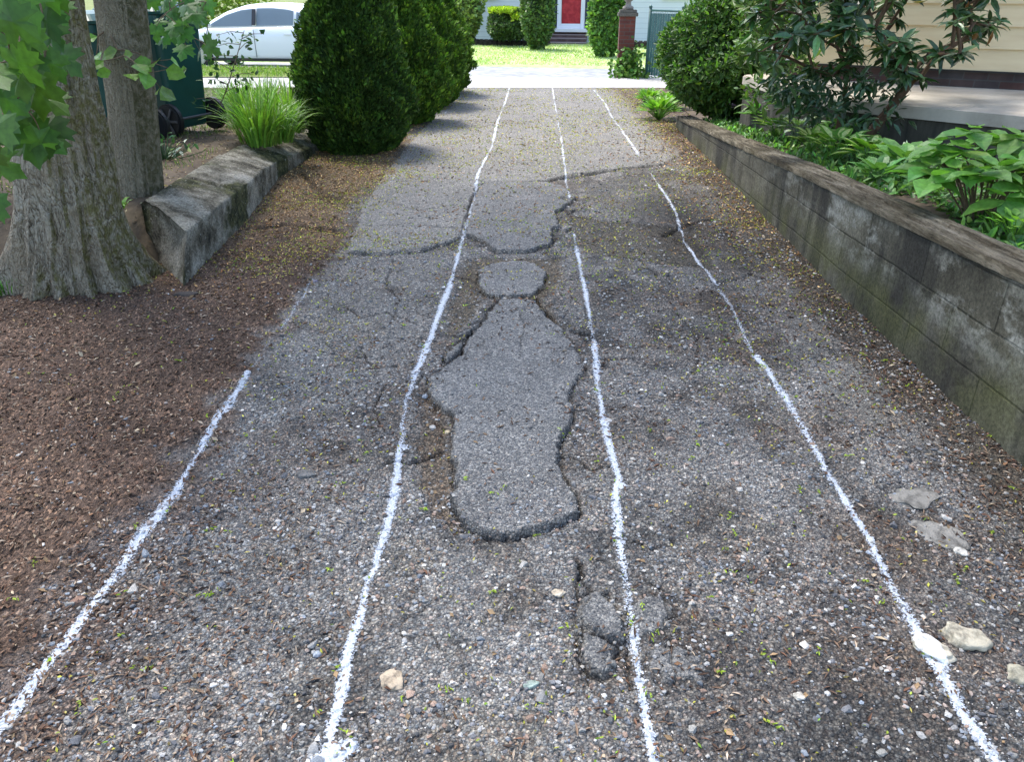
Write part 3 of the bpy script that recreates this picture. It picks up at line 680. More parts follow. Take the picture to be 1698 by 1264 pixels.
tag(link('raised_bed_soil', npmesh('raised_bed_soil', np.stack([gx, gy, z], -1).reshape(-1, 3), [lq], None, True), M_SOIL), kind='structure')
# garden right, behind the wall
WT = lambda y: np.interp(y, [1.4, 2.73, 5.11, 6.74, 8.6, 10.4], [.74, .673, .538, .416, .29, .165])
def rightz(x, y):
    return WT(y) - .07 + .06 * (fbm(x, y, 2, 510, 4) - .5) - .10 * sst(y, 10.2, 11) * 1.0
gx, gy = np.meshgrid(np.linspace(0, 1, 70), np.linspace(.4, 16, 160)); gx = wallx(gy) + .12 + gx * 8; gx = np.where(gy > 10.5, gx + .3, gx)
z = np.where(gy > 10.4, np.maximum(rightz(gx, gy), .02), rightz(gx, gy)); i_ = np.arange(gx.size).reshape(gx.shape); lq = np.stack([i_[:-1, :-1], i_[:-1, 1:], i_[1:, 1:], i_[1:, :-1]], -1).reshape(-1, 4)
z = np.where(gy > 14.5, np.minimum(z, .0), z)
tag(link('garden_soil', npmesh('garden_soil', np.stack([gx, gy, z], -1).reshape(-1, 3), [lq], None, True), M_SOIL), kind='structure')
sheet('side_ground', [(-4.25, -3), (-60, -3), (-60, 4), (-4.25, 4)], -.02, M_SOIL)

# ------------------------------------------------------------------ retaining wall (right)
def wall_mat():
    m = mat('old_concrete_block', rough=.92, spec=.2); N = NB(m)
    uv = N.n('ShaderNodeUVMap', uv_map='UVMap').outputs[0]; o = N.co()
    base = N.ramp(N.noise(2.2, 6, o, .65), [(.28, (.034, .032, .024)), (.5, (.085, .080, .060)), (.74, (.165, .157, .122))])
    br = N.n('ShaderNodeTexBrick', {'Vector': N.n('ShaderNodeVectorMath', {0: uv, 1: N.n('ShaderNodeVectorMath', {0: N.n('ShaderNodeTexNoise', {'Vector': o, 'Scale': 3}).outputs['Color'], 'Scale': .012}, operation='SCALE').outputs[0]}, operation='ADD').outputs[0],
             'Scale': 1, 'Mortar Size': .007, 'Mortar Smooth': .6, 'Brick Width': .62, 'Row Height': .205, 'Color1': (.85, .85, .85, 1), 'Color2': (1.12, 1.12, 1.1, 1), 'Mortar': (.5, .5, .48, 1)})
    base = N.mix(1.0, base, br.outputs['Color'], 'MULTIPLY')
    sx = N.n('ShaderNodeSeparateXYZ', {0: uv})
    # dark vertical run-off streaks
    stv = N.n('ShaderNodeMapping', {'Vector': uv, 'Scale': (2.4, .4, 1)}).outputs[0]
    sk = N.ramp(N.noise(1.0, 5, stv, .6), [(.50, (0, 0, 0)), (.58, (1, 1, 1))])
    base = N.mix(N.math('MULTIPLY', sk, .75), base, (.028, .027, .024))
    # pale lime bloom below the top, patchy
    ef = N.ramp(N.noise(3.2, 6, N.n('ShaderNodeMapping', {'Vector': uv, 'Scale': (1, 1.6, 1)}).outputs[0], .7), [(.49, (0, 0, 0)), (.62, (1, 1, 1))])
    band = N.ramp(sx.outputs[1], [(0, (0, 0, 0)), (.26, (.12, .12, .12)), (.40, (1, 1, 1)), (.54, (1, 1, 1)), (.64, (0, 0, 0))])
    reg = N.ramp(N.math('MULTIPLY', sx.outputs[0], .1), [(0, (1, 1, 1)), (.42, (1, 1, 1)), (.62, (.15, .15, .15))])   # along / 10 m
    f = N.math('MULTIPLY', N.math('MULTIPLY', ef, band), N.math('MULTIPLY', reg, .95))
    f = N.math('MULTIPLY', f, N.math('SUBTRACT', 1.0, N.math('MULTIPLY', sk, .8)))
    base = N.mix(f, base, (.30, .30, .265))
    # green algae low down
    al = N.math('MULTIPLY', N.ramp(sx.outputs[1], [(.0, (.4, .4, .4)), (.2, (1, 1, 1)), (.42, (0, 0, 0))]), N.ramp(N.noise(3.5, 5, o), [(.42, (0, 0, 0)), (.6, (1, 1, 1))]))
    base = N.mix(N.math('MULTIPLY', al, .6), base, (.095, .10, .035))
    base = N.mix(1.0, base, N.ramp(N.noise(60, 6, o, .75), [(.34, (.5, .5, .48)), (.52, (1, 1, 1)), (.7, (1.5, 1.5, 1.45))]), 'MULTIPLY'); N.col(base)
    h = N.math('ADD', N.math('MULTIPLY', br.outputs['Fac'], -1.0), N.math('MULTIPLY', N.noise(45, 6, o, .7), .8)); N.bump(h, .6, .008)
    return m
M_WALL = wall_mat()
ys = np.linspace(1.3, 10.4, 300); zn = np.linspace(0, 1, 34)
top = WT(ys); X0 = wallx(ys)
V = []; UV = []
bow = .012 * (fbm(ys, ys * 0, 1.2, 520, 3) - .5)
for j, t in enumerate(zn):
    zz = -.08 + (top - .035 + .08) * t
    xx = X0 + bow + .010 * (fbm(ys, zz, 3, 530, 4) - .5) + .006 * (fbm(ys, zz, 30, 535, 3) - .5)
    V.append(np.stack([xx, ys, zz], -1)); UV.append(np.stack([ys / 1.0, zz + .0 * ys], -1))
n = len(ys)
Vt = np.concatenate(V + [np.stack([X0 + .19, ys, top - .035], -1), np.stack([X0 + .19, ys, ys * 0 - .1], -1)])
rows = len(zn) + 2; i_ = np.arange(rows * n).reshape(rows, n)
Qw = np.stack([i_[:-1, :-1], i_[1:, :-1], i_[1:, 1:], i_[:-1, 1:]], -1).reshape(-1, 4)
wme = npmesh('wall_blocks', Vt, [Qw], None, True)
# end faces
uvl = wme.uv_layers.new(name='UVMap'); li = np.zeros(len(wme.loops), np.int32); wme.loops.foreach_get('vertex_index', li)
# height measured from the slanting top so that courses follow the top
hU = Vt[:, 2] + (.673 - np.interp(Vt[:, 1], ys, top)) * .55; uu = np.stack([Vt[:, 1], hU], -1)[li]
uvl.data.foreach_set('uv', uu.astype(np.float32).ravel())
wr = empty('retaining_wall', (1.95, 5, 0))
tag(wr, 'long grey stained concrete block retaining wall on the right with a rotten timber top', 'retaining wall')
def adopt(o, root):
    o.parent = root; o.matrix_parent_inverse = Matrix.Translation(root.location).inverted() if not any(root.rotation_euler) else root.matrix_basis.inverted(); return o
adopt(link('wall_blocks', wme, M_WALL), wr)
bm = bmesh.new(); bx(bm, float(wallx(10.4)) + .095, 10.41, .03, .188, .03, .19, 0, .004); bx(bm, float(wallx(1.3)) + .095, 1.29, .3, .188, .03, .66, 0, .004)
adopt(link('wall_end', bmmesh('wall_end', bm), M_CONC2 := simple('dark_concrete', (.09, .085, .07), (.17, .16, .135), 4)), wr)
def wood_mat():
    m = mat('rotten_timber', rough=.9, spec=.2); N = NB(m); o = N.co((14, .9, 14)); o2 = N.co()
    a = N.ramp(N.noise(2.2, 7, o, .7), [(.30, (.035, .03, .02)), (.44, (.11, .095, .068)), (.6, (.22, .20, .155)), (.78, (.38, .355, .30))])
    b = N.ramp(N.noise(2.5, 4, o2), [(.38, (.42, .40, .33)), (.65, (1.1, 1.08, 1.05))])
    fg = N.ramp(N.noise(9, 6, N.co((22, 2, 22)), .75), [(.32, (.4, .38, .35)), (.5, (1, 1, 1)), (.68, (1.45, 1.42, 1.36))]); N.col(N.mix(1.0, N.mix(1.0, a, b, 'MULTIPLY'), fg, 'MULTIPLY')); N.bump(N.noise(9, 7, N.co((22, 2, 22)), .75), 1.0, .012); return m
M_WOOD = wood_mat()
ys2 = np.linspace(1.3, 10.42, 1500); tx = np.linspace(0, 1, 60)
A, T = np.meshgrid(ys2, tx, indexing='ij'); wd = .205
Xc = wallx(A) - .012 + T * wd + .006 * (fbm(A, T, 2.5, 540, 3) - .5)
ridge = .007 * (fbm(A * .8, T * 22, 1.6, 545, 4) - .5) * 2
crackw = np.abs(T - .58 - .16 * (fbm(A, A * 0, 1.1, 550, 4) - .5) - .10 * np.sin(A * .8)); cm = np.maximum(sst(-A, -5.4, -4.6), sst(fbm(A, A * 0, .9, 555, 3), .4, .55) * .7) * (.35 + .65 * sst(vn(A, A * 0, 2.3, 556), .25, .5))
ck = sst(1.25 - crackw / (.03 + .06 * vn(A, T * 0, 5, 560)), 0, .35) * (cm > .35)
crack2 = np.abs(T - .30 - .12 * (fbm(A, A * 0, 1.3, 570, 4) - .5)); ck2 = np.exp(-(crack2 / .022) ** 2) * sst(fbm(A, A * 0, 1.1, 575, 3), .48, .58)
Zt = WT(A) + ridge - .095 * ck - .02 * ck2 - .012 * (fbm(A, T * 3, 4, 580, 4) > .62)
Xc = Xc + .008 * (fbm(A, T * 0, 9, 590, 3) - .5) * (T < .05) + .012 * (fbm(A, T * 0, 16, 595, 4) - .5)
m_, k_ = A.shape; top_ = np.stack([Xc, A, Zt], -1)
sideL = top_[:, 0:1].copy(); sideL[..., 2] = WT(ys2)[:, None] - .042; sideL[..., 0] += .004; sideR = top_[:, -1:].copy(); sideR[..., 2] -= .05
allv = np.concatenate([sideL, top_, sideR], 1); kk = k_ + 2; i_ = np.arange(m_ * kk).reshape(m_, kk)
Qc = np.stack([i_[:-1, :-1], i_[:-1, 1:], i_[1:, 1:], i_[1:, :-1]], -1).reshape(-1, 4)
adopt(link('timber_cap', npmesh('timber_cap', allv.reshape(-1, 3), [Qc], None, True), M_WOOD), wr)

# ------------------------------------------------------------------ concrete curb (left)
M_CURB = mat('mossy_concrete', rough=.93, spec=.2); N = NB(M_CURB); o = N.co()
c_ = N.ramp(N.noise(4, 7, o, .68), [(.32, (.020, .018, .012)), (.43, (.11, .10, .075)), (.55, (.25, .235, .19)), (.74, (.42, .40, .35))])
c_ = N.mix(N.ramp(N.noise(2.1, 4, o), [(.48, (0, 0, 0)), (.56, (1, 1, 1))]), c_, N.ramp(N.noise(15, 4, o), [(.4, (.03, .033, .015)), (.7, (.11, .11, .05))]))
c_ = N.mix(N.ramp(N.noise(45, 3, o), [(.62, (0, 0, 0)), (.7, (.7, .7, .7))]), c_, (.36, .35, .31)); c_ = N.mix(1.0, c_, N.ramp(N.noise(70, 6, o, .75), [(.36, (.35, .35, .32)), (.5, (1, 1, 1)), (.66, (1.6, 1.58, 1.5))]), 'MULTIPLY'); N.col(c_)
N.bump(N.math('ADD', N.noise(40, 7, o, .75), N.math('MULTIPLY', N.noise(9, 4, o), 1.2)), .9, .015)
ns = 220; u = np.linspace(0, 1, ns); yf = 4.32 + (9.55 - 4.32) * u
xf = np.interp(yf, CF[:, 1], CF[:, 0]); zf = np.interp(yf, [4.32, 5.6, 6.9, 8.4, 9.6], [.30, .272, .225, .12, .06])
yb = 4.95 + (9.55 - 4.95) * u; xb = np.interp(yb, CBk[:, 1], CBk[:, 0]); zb = np.interp(yb, [4.9, 7.3, 9.1, 9.6], [.40, .33, .21, .16])
def lerp(a, b, t): return a + (b - a) * t
prof = []
def rowp(x, y, z): prof.append(np.stack([x, y, z], -1))
for t in np.linspace(0, 1, 14): rowp(xf, yf + .24 * t * (1 - u), lerp(-.06, zf, t))
for t in np.linspace(.04, 1, 18): rowp(lerp(xf, xb, t), lerp(yf + .24 * (1 - u), yb, t), lerp(zf, zb, t) + .012 * math.sin(t * 3.1))
rowp(xb - .03, yb, zb - .02); rowp(xb - .04, yb, zb - .4)
P_ = np.array(prof); dn = .016 * (fbm(P_[..., 0] * 3 + P_[..., 2] * 2, P_[..., 1], 4, 600, 5) - .5) + .03 * (fbm(P_[..., 0] + P_[..., 2], P_[..., 1], 22, 610, 5, .65) - .5)
P_[..., 2] += dn * 1.0; P_[..., 0] += dn * .8
# broken joints across the top
for yj in (5.75, 6.85, 7.6):
    P_[..., 2] -= .045 * np.exp(-((P_[..., 1] - yj - .03 * (fbm(P_[..., 0], P_[..., 0] * 0, 12, 620, 2) - .5)) / .022) ** 2) * (P_[..., 2] > .12)
P_[..., 2] = np.where(P_[..., 1] > 6.85, P_[..., 2] - .02, P_[..., 2])
mr, kr = P_.shape[:2]; i_ = np.arange(mr * kr).reshape(mr, kr)
Qk = np.stack([i_[:-1, :-1], i_[1:, :-1], i_[1:, 1:], i_[:-1, 1:]], -1).reshape(-1, 4)
# end cap as a fan grid
endc = P_[:, 0]; cen = endc.mean(0) + np.array([.015, .03, -.03]); nE = len(endc); rings = [endc]
for t in (.85, .7, .5, .3, .12):
    r_ = cen + (endc - cen) * t; hol = .07 * (1 - t); r_ = r_ + np.array([.3, .55, 0]) * hol * (.5 + fbm(r_[:, 0] * 2, r_[:, 2], 9, 640, 3))[:, None]; rings.append(r_)
Vc = [P_.reshape(-1, 3)] + rings[1:]; off = mr * kr; Tq = []
prev = i_[:, 0]
for k in range(1, len(rings)):
    cur = off + np.arange(nE); off += nE; Tq.append(np.stack([prev, np.roll(prev, -1), np.roll(cur, -1), cur], -1)); prev = cur
Vc.append(rings[-1].mean(0)[None]); ci = off
Tt = np.stack([prev, np.roll(prev, -1), np.full(nE, ci)], -1)
o = link('concrete_curb', npmesh('concrete_curb', np.concatenate(Vc), [np.concatenate([Qk] + Tq), Tt], None, True), M_CURB)
tag(o, 'low mossy concrete curb with sloping top and broken end beside the big tree', 'curb')

# ------------------------------------------------------------------ trees
def bark_mat(name, cols, moss, sc=1):
    m = mat(name, rough=.92, spec=.2); N = NB(m); o = N.co((10 * sc, 10 * sc, 3.0 * sc)); o2 = N.co()
    d = N.n('ShaderNodeTexNoise', {'Vector': o2, 'Scale': 5 * sc, 'Detail': 4}).outputs['Color']
    ow = N.n('ShaderNodeVectorMath', {0: o, 1: N.n('ShaderNodeVectorMath', {0: d, 'Scale': .9}, operation='SCALE').outputs[0]}, operation='ADD').outputs[0]
    v = N.math('ABSOLUTE', N.math('SUBTRACT', N.noise(2.6, 3, ow, .6), .5)); v = N.math('MULTIPLY', v, 1.6); v2 = N.math('ABSOLUTE', N.math('SUBTRACT', N.noise(6, 2, ow, .5), .5)); v = N.math('ADD', v, N.math('MULTIPLY', v2, .8)); nz = N.noise(30 * sc, 6, o2, .7)
    a = N.ramp(N.math('ADD', N.math('MULTIPLY', v, 2.4), N.math('MULTIPLY', nz, .5)), [(.24, cols[0]), (.38, cols[1]), (.62, cols[2])])
    big = N.noise(2.2, 4, o2); a = N.mix(N.ramp(big, [(.45, (0, 0, 0)), (.62, (.75, .75, .75))]), a, cols[3])
    gx_ = N.n('ShaderNodeSeparateXYZ', {0: N.n('ShaderNodeNewGeometry').outputs['Normal']}).outputs[0]
    mo = N.math('MULTIPLY', N.ramp(N.math('ADD', gx_, N.math('MULTIPLY', N.noise(4, 4, o2), .7)), [(.75, (0, 0, 0)), (1.15, (1, 1, 1))]), N.ramp(N.noise(25, 4, o2), [(.38, (.2, .2, .2)), (.6, (1, 1, 1))]))
    N.col(N.mix(N.math('MULTIPLY', mo, .85), a, moss))
    N.bump(N.math('ADD', N.math('MULTIPLY', v, 2.2), N.math('MULTIPLY', nz, .5)), 1.0, .035); return m
M_BARK = bark_mat('maple_bark', [(.050, .038, .024), (.21, .175, .125), (.42, .37, .285), (.31, .25, .17)], (.155, .14, .04))
M_BARK2 = bark_mat('smooth_bark', [(.17, .145, .10), (.30, .26, .185), (.40, .355, .26), (.33, .29, .205)], (.11, .11, .045), 1.6)
M_TWIG = simple('twig_bark', (.10, .07, .045), (.2, .15, .1), 12)
def trunk(name, path, rad, root, m, lobes, n=160, flare=None, sd=0, amp=.05):
    path = np.array(path, float); zz = np.linspace(path[0, 2], path[-1, 2], 260) ** 1.0
    s = np.linspace(0, 1, 260) ** 1.5; zz = path[0, 2] + (path[-1, 2] - path[0, 2]) * s
    cx = np.interp(zz, path[:, 2], path[:, 0]); cy = np.interp(zz, path[:, 2], path[:, 1]); rr = np.interp(zz, path[:, 2], rad)
    th = np.linspace(0, 2 * np.pi, n, endpoint=False); Zg, Tg = np.meshgrid(zz, th, indexing='ij'); Rg = np.repeat(rr[:, None], n, 1)
    for (ang, wdt, ht, am) in lobes:
        dt = np.angle(np.exp(1j * (Tg - ang + .25 * np.sin(Zg * 2.0 + ang)))); Rg = Rg + am * np.exp(-(dt / wdt) ** 2) * np.exp(-np.clip(Zg - path[0, 2] - .0, 0, 9) / ht)
    Rg = Rg * (1 + amp * (fbm(np.cos(Tg) * 2 + Zg * .3 + 9, np.sin(Tg) * 2 + Zg * .8, 1.5, 800 + sd, 3) - .5) * 2) + (.05 + .10 * np.exp(-np.clip(Zg, 0, 9) / .25)) * (fbm(Tg * 4.5, Zg * 1.2, 2.2, 810 + sd, 5) - .5) * (1 if amp > .04 else .3)
    # keep the seam closed
    wS = sst(Tg, 2 * np.pi - .5, 2 * np.pi); Rg = Rg * (1 - wS) + Rg[:, :1] * wS
    V = np.stack([cx[:, None] + Rg * np.cos(Tg), cy[:, None] + Rg * np.sin(Tg), Zg], -1).reshape(-1, 3)
    i_ = np.arange(260 * n).reshape(260, n); j = np.roll(i_, -1, 1)
    Q = np.stack([i_[:-1], j[:-1], j[1:], i_[1:]], -1).reshape(-1, 4)
    return adopt(link(name, npmesh(name, V, [Q], None, True), m), root)
mt = empty('maple_tree', (-2.6, 4.45, 0)); tag(mt, 'large old maple with thick flared grey trunk and mossy right side at far left', 'tree')
trunk('trunk', [(-2.66, 4.52, -.12), (-2.64, 4.50, .15), (-2.58, 4.47, .5), (-2.53, 4.5, 1.0), (-2.50, 4.55, 1.6), (-2.46, 4.6, 3.4), (-2.4, 4.7, 5)], [.29, .275, .240, .222, .200, .19, .17], mt, M_BARK,
      [(3.4, .42, .26, .42), (4.1, .2, .16, .24), (4.62, .16, .12, .17), (5.1, .15, .15, .20), (5.65, .17, .20, .34), (6.15, .16, .24, .30), (.5, .3, .3, .30), (2.3, .5, .3, .2), (3.9, .5, .09, .14)], sd=1)
st2 = empty('smooth_tree', (-2.62, 5.4, .3)); tag(st2, 'slender straight grey-brown tree trunk standing between the big maple and the green bins', 'tree')
trunk('trunk', [(-2.64, 5.42, .1), (-2.62, 5.42, .35), (-2.54, 5.42, .9), (-2.46, 5.4, 1.6), (-2.3, 5.4, 3.5), (-2.2, 5.4, 5)], [.185, .165, .152, .15, .135, .11], st2, M_BARK2, [(5.5, .5, .12, .06), (4, .4, .1, .05)], sd=5, amp=.02)
tt_ = empty('background_tree', (-4.55, 6.2, .2)); tag(tt_, 'pale grey trunk partly seen behind the big maple at the left edge', 'tree')
trunk('trunk', [(-4.35, 5.9, .0), (-4.33, 5.9, .6), (-4.35, 5.95, 1.3), (-4.3, 6, 4)], [.26, .22, .2, .15], tt_, M_BARK2, [(5, .5, .2, .1)], sd=9, amp=.03)
# limbs and overhead crowns, out of the frame but shading the drive
def limbs(root, base, targets, r0, m, name='limb'):
    for tgt in targets:
        b = Vector(base); t = Vector(tgt); k = (b + t) / 2 + Vector((random.uniform(-.3, .3), random.uniform(-.3, .3), .5))
        pts = [b, b.lerp(k, .5) + Vector((0, 0, .1)), k, k.lerp(t, .5) + Vector((0, 0, .15)), t]
        V, Q = tube_np([tuple(p) for p in pts], [r0, r0 * .8, r0 * .55, r0 * .35, r0 * .12], 10, rough=.1)
        adopt(link(name, npmesh(name, V, [Q], None, True), m), root)
def crown(root, cs, n, size=.15, cc=(.05, .10, .02), z_min=2.5):
    acc = Acc(); P = []
    for (c, r, k) in cs:
        cl = np.array(c) + rv(k) * (np.array(r) * (rng.random((k, 1)) ** .4))
        P.append(np.repeat(cl, n, 0) + rng.normal(0, .28, (k * n, 3)) * np.array([1, 1, .5]))
    P = np.concatenate(P); P = P[P[:, 2] > z_min]; n_ = len(P)
    D = rv(n_) * np.array([1, 1, .5]); Nn = rv(n_) * .6 + np.array([0, 0, 1])
    leaves(acc, P, D, Nn, size * (.6 + .6 * rng.random(n_)), size * (.6 + .6 * rng.random(n_)), OVAL, cvar(cc, n_))
    return adopt(link('crown', acc.mesh('crown'), M_LEAF), root)
limbs(mt, (-2.42, 4.65, 4.5), [(-4.5, 2.5, 6.2), (-.4, 3.5, 6.4), (-.2, 7, 6.8), (-3.5, 7.5, 7), (-5.5, 5, 6.5), (-1.8, 1, 6.3)], .13, M_BARK)
crown(mt, [((-1.6, 2.0, 5.4), (2.4, 2.4, 1.3), 30), ((0, 5.5, 5.6), (2.2, 2.6, 1.3), 52), ((-4.5, 4.5, 5.8), (2.3, 3, 1.5), 30), ((-2.5, 8.5, 6), (2.6, 2.4, 1.4), 56)], 22, .16, z_min=3.6)
limbs(st2, (-2.22, 5.4, 4.6), [(-1.5, 7.5, 6.8), (-3.8, 6.8, 6.6), (-2.6, 4.2, 7)], .08, M_BARK2)
crown(st2, [((-2.6, 6.5, 6.3), (1.8, 1.8, 1.0), 30)], 20, .13, z_min=4)
limbs(tt_, (-4.3, 6, 3.8), [(-5.2, 7, 6.3), (-3.8, 6.9, 6.4), (-5, 5, 6)], .08, M_BARK2)
crown(tt_, [((-5.2, 6.6, 5.6), (1.8, 1.8, 1.2), 22)], 20, .14, z_min=3.4)

def grow(tv, base, tips, r0, r1, n=6):
    """join each tip to the nearest point already on the branch"""
    nodes = [np.asarray(base, float)]; dep = [0.0]; tips = sorted(tips, key=lambda p: np.linalg.norm(p - nodes[0])); mx = np.linalg.norm(tips[-1] - nodes[0]) + 1e-6
    for tp in tips:
        NA = np.array(nodes); c = np.linalg.norm(NA - tp, axis=1) + .35 * np.array(dep); j = int(np.argmin(c)); p0 = nodes[j]; L = np.linalg.norm(tp - p0)
        ra = r0 + (r1 - r0) * min(1, dep[j] / mx); rb = r0 + (r1 - r0) * min(1, (dep[j] + L) / mx)
        mid = (p0 + tp) / 2 + rng.normal(0, .07 * L, 3) + np.array([0, 0, .04 * L]); t = np.linspace(0, 1, 6)[:, None]; pts = (1 - t) ** 2 * p0 + 2 * t * (1 - t) * mid + t * t * tp
        V, Q = tube_np(pts, np.linspace(ra, rb, 6), n); tv.add(V, Q)
        for q in (.34, .67, 1.0): nodes.append((1 - q) ** 2 * p0 + 2 * q * (1 - q) * mid + q * q * tp); dep.append(dep[j] + L * q)
# low leafy sprays in the frame
def spray(root, base, pts_px, lsz, cc, kind=MAPLE, drop=.5, tw=.006, mm=None, name='branch', jit=.05, W_=.95, down=.5, per=1):
    """a thin branch with leaves hanging at given pixel/depth spots"""
    acc = Acc(); tv = Acc()
    tips = [gd(u, v, d) for u, v, d in pts_px]
    grow(tv, np.array(tuple(base)), [np.array(tuple(t)) for t in tips], tw, tw * .35)
    P = np.array([tuple(t) for t in tips]); P = np.repeat(P, per, 0) + rng.normal(0, jit, (len(P) * per, 3)) * (per > 1)
    n = len(P); D = np.stack([rng.normal(0, .6, n), rng.normal(-.25, .4, n), -down + rng.normal(0, .25, n)], -1); Nn = np.stack([rng.normal(.1, .35, n), rng.normal(-.75, .3, n), .55 + rng.normal(0, .3, n)], -1)
    L = lsz * (.75 + .5 * rng.random(n)); leaves(acc, P, D, Nn, L, L * W_, kind, cvar(cc, n, .2, .08))
    br = adopt(link(name, tv.mesh(name, True), M_TWIG), root)
    lf = adopt(link('leaves', acc.mesh('leaves'), mm or M_LEAF), br) if False else link('leaves', acc.mesh('leaves'), mm or M_LEAF, br)
    return br
top_px = []
rr_ = random.Random(3)
for (u, v, d) in [(-30, -60, 2.3), (20, -30, 2.1), (60, -50, 2.4), (5, 20, 2.0), (-20, 40, 2.2), (55, 45, 2.3), (15, 80, 2.1), (70, 20, 2.5), (-30, 110, 2.1), (30, 110, 2.2), (-10, 150, 2.4), (60, 120, 2.5), (70, 160, 2.6), (5, 190, 2.3), (40, 200, 2.6), (75, 195, 2.7), (65, 215, 2.6), (-25, 240, 2.5), (20, 170, 2.5), (-8, 320, 2.9), (75, 90, 2.8), (45, -10, 2.6), (80, -30, 2.7), (-10, 60, 2.6)]:
    top_px.append((u, v, d))
spray(mt, gd(-60, -160, 2.6), top_px, .135, (.058, .135, .02), MAPLE, name='branch', down=.9)
spray(mt, gd(-60, -160, 2.9), [(u + rr_.uniform(-25, 25), v + rr_.uniform(-25, 25), d + .25) for u, v, d in top_px], .125, (.045, .11, .018), MAPLE, name='branch', down=.8)
lp = [(172, 100, 4.6), (185, 118, 4.6), (205, 92, 4.7), (225, 105, 4.6), (245, 120, 4.6), (262, 100, 4.7), (275, 115, 4.6), (235, 90, 4.8), (265, 145, 4.7), (285, 150, 4.7), (215, 122, 4.6), (195, 82, 4.8), (283, 98, 4.7), (300, 120, 5.0), (310, 113, 5.0), (162, 60, 4.8), (178, 30, 4.8), (168, 10, 4.9), (190, 60, 4.9), (160, 90, 4.8), (250, 105, 4.8)]
spray(st2, gd(185, 40, 4.8), lp, .115, (.12, .24, .035), OVAL, W_=.75, name='branch', down=.3)
lp2 = [(270 + rr_.uniform(-15, 75), rr_.uniform(-25, 85), 5.6 + rr_.uniform(-.3, .4)) for _ in range(34)]
spray(st2, gd(290, -60, 5.7), lp2, .13, (.055, .14, .03), MAPLE, name='branch', down=.5)

# ------------------------------------------------------------------ shrubs
def blob_mesh(rad_fn, n1=70, n2=60):
    th = np.linspace(0, 2 * np.pi, n1, endpoint=False); ph = np.linspace(.02, np.pi - .02, n2)
    T, P = np.meshgrid(th, ph); return T, P
def conifer(name, H, Rw, n, seed, cc=(.042, .088, .018), lobes=(), low=.0, lsz=.036):
    """dense clipped conifer: lumpy core and many upright fan sprays over it"""
    def radius(h, th):       # h 0..1
        prof = np.interp(h, [0, .08, .22, .4, .6, .8, .95, 1], [.62, .86, 1.0, .95, .74, .42, .16, .02])
        r = Rw * prof * (1 + .24 * (fbm(np.cos(th) * 1.5 + 5, np.sin(th) * 1.5 + h * 3.2, 1.3, seed, 3) - .5) * 2 + .20 * (fbm(np.cos(th) * 3 + 5, np.sin(th) * 3 + h * 9, 1.6, seed + 3, 3) - .5) * 2)
        for (a, hh, wa, wh, am) in lobes:
            dt = np.angle(np.exp(1j * (th - a))); r = r + am * np.exp(-(dt / wa) ** 2 - ((h - hh) / wh) ** 2)
        return r
    hs = np.linspace(0, 1, 60); ths = np.linspace(0, 2 * np.pi, 80, endpoint=False); Hh, Th = np.meshgrid(hs, ths, indexing='ij'); Rr = radius(Hh, Th) * .90
    V = np.stack([Rr * np.cos(Th), Rr * np.sin(Th), low + Hh * H], -1).reshape(-1, 3); i_ = np.arange(60 * 80).reshape(60, 80); j = np.roll(i_, -1, 1)
    Q = np.stack([i_[:-1], j[:-1], j[1:], i_[1:]], -1).reshape(-1, 4)
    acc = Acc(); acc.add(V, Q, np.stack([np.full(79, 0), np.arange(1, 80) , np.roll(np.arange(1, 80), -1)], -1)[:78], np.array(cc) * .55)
    h = rng.random(n) ** 1.15; th = rng.random(n) * 2 * np.pi; r = radius(h, th) * (1 + rng.normal(0, .034, n) + (rng.random(n) < .03) * .09 * rng.random(n))
    lump = vn(th * Rw * 1.0 + 20, h * H, 9, seed + 9)        # clumps stand proud
    r = r + .11 * (lump - .5)
    P = np.stack([r * np.cos(th), r * np.sin(th), low + h * H], -1)
    out = np.stack([np.cos(th), np.sin(th), np.zeros(n) + .15], -1)
    D = out * .75 + np.array([0, 0, .75]) + rng.normal(0, .4, (n, 3)); Nn = rv(n)
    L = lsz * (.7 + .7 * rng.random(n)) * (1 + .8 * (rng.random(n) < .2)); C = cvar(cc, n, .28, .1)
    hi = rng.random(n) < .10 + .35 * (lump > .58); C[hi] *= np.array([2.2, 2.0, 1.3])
    leaves(acc, P - unit(D) * L[:, None] * .3, D, Nn, L, L * .5, DIA, C)
    return acc.mesh(name)
def shrub(name, loc, meshes, lab, cat, group=None, rz=0, sc=1, mats=(M_CONIF,)):
    r = empty(name, loc, rz, sc); tag(r, lab, cat, group)
    for (pn, me, m) in meshes: link(pn, me, m, r)
    return r
def stem_mesh(r, h, n=3):
    a = Acc()
    for i in range(n):
        V, Q = tube_np([(.04 * i, 0, -.1), (.05 * i - .05, .03 * i, h * .5), (.1 * i - .1, -.04 * i, h)], [r, r * .8, r * .4], 8); a.add(V, Q)
    return a.mesh('stem', True)
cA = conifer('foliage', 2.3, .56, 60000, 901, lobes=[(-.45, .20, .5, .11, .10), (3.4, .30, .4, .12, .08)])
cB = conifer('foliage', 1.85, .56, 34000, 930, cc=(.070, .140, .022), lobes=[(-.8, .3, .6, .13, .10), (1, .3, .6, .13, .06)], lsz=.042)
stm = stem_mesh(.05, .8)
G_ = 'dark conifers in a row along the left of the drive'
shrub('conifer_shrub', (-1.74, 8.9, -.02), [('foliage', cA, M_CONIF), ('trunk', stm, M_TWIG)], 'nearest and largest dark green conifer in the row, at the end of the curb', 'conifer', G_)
shrub('conifer_shrub', (-1.50, 10.9, .04), [('foliage', cB, M_CONIF), ('trunk', stm, M_TWIG)], 'second conifer in the row, right behind the nearest one', 'conifer', G_, 1.0)
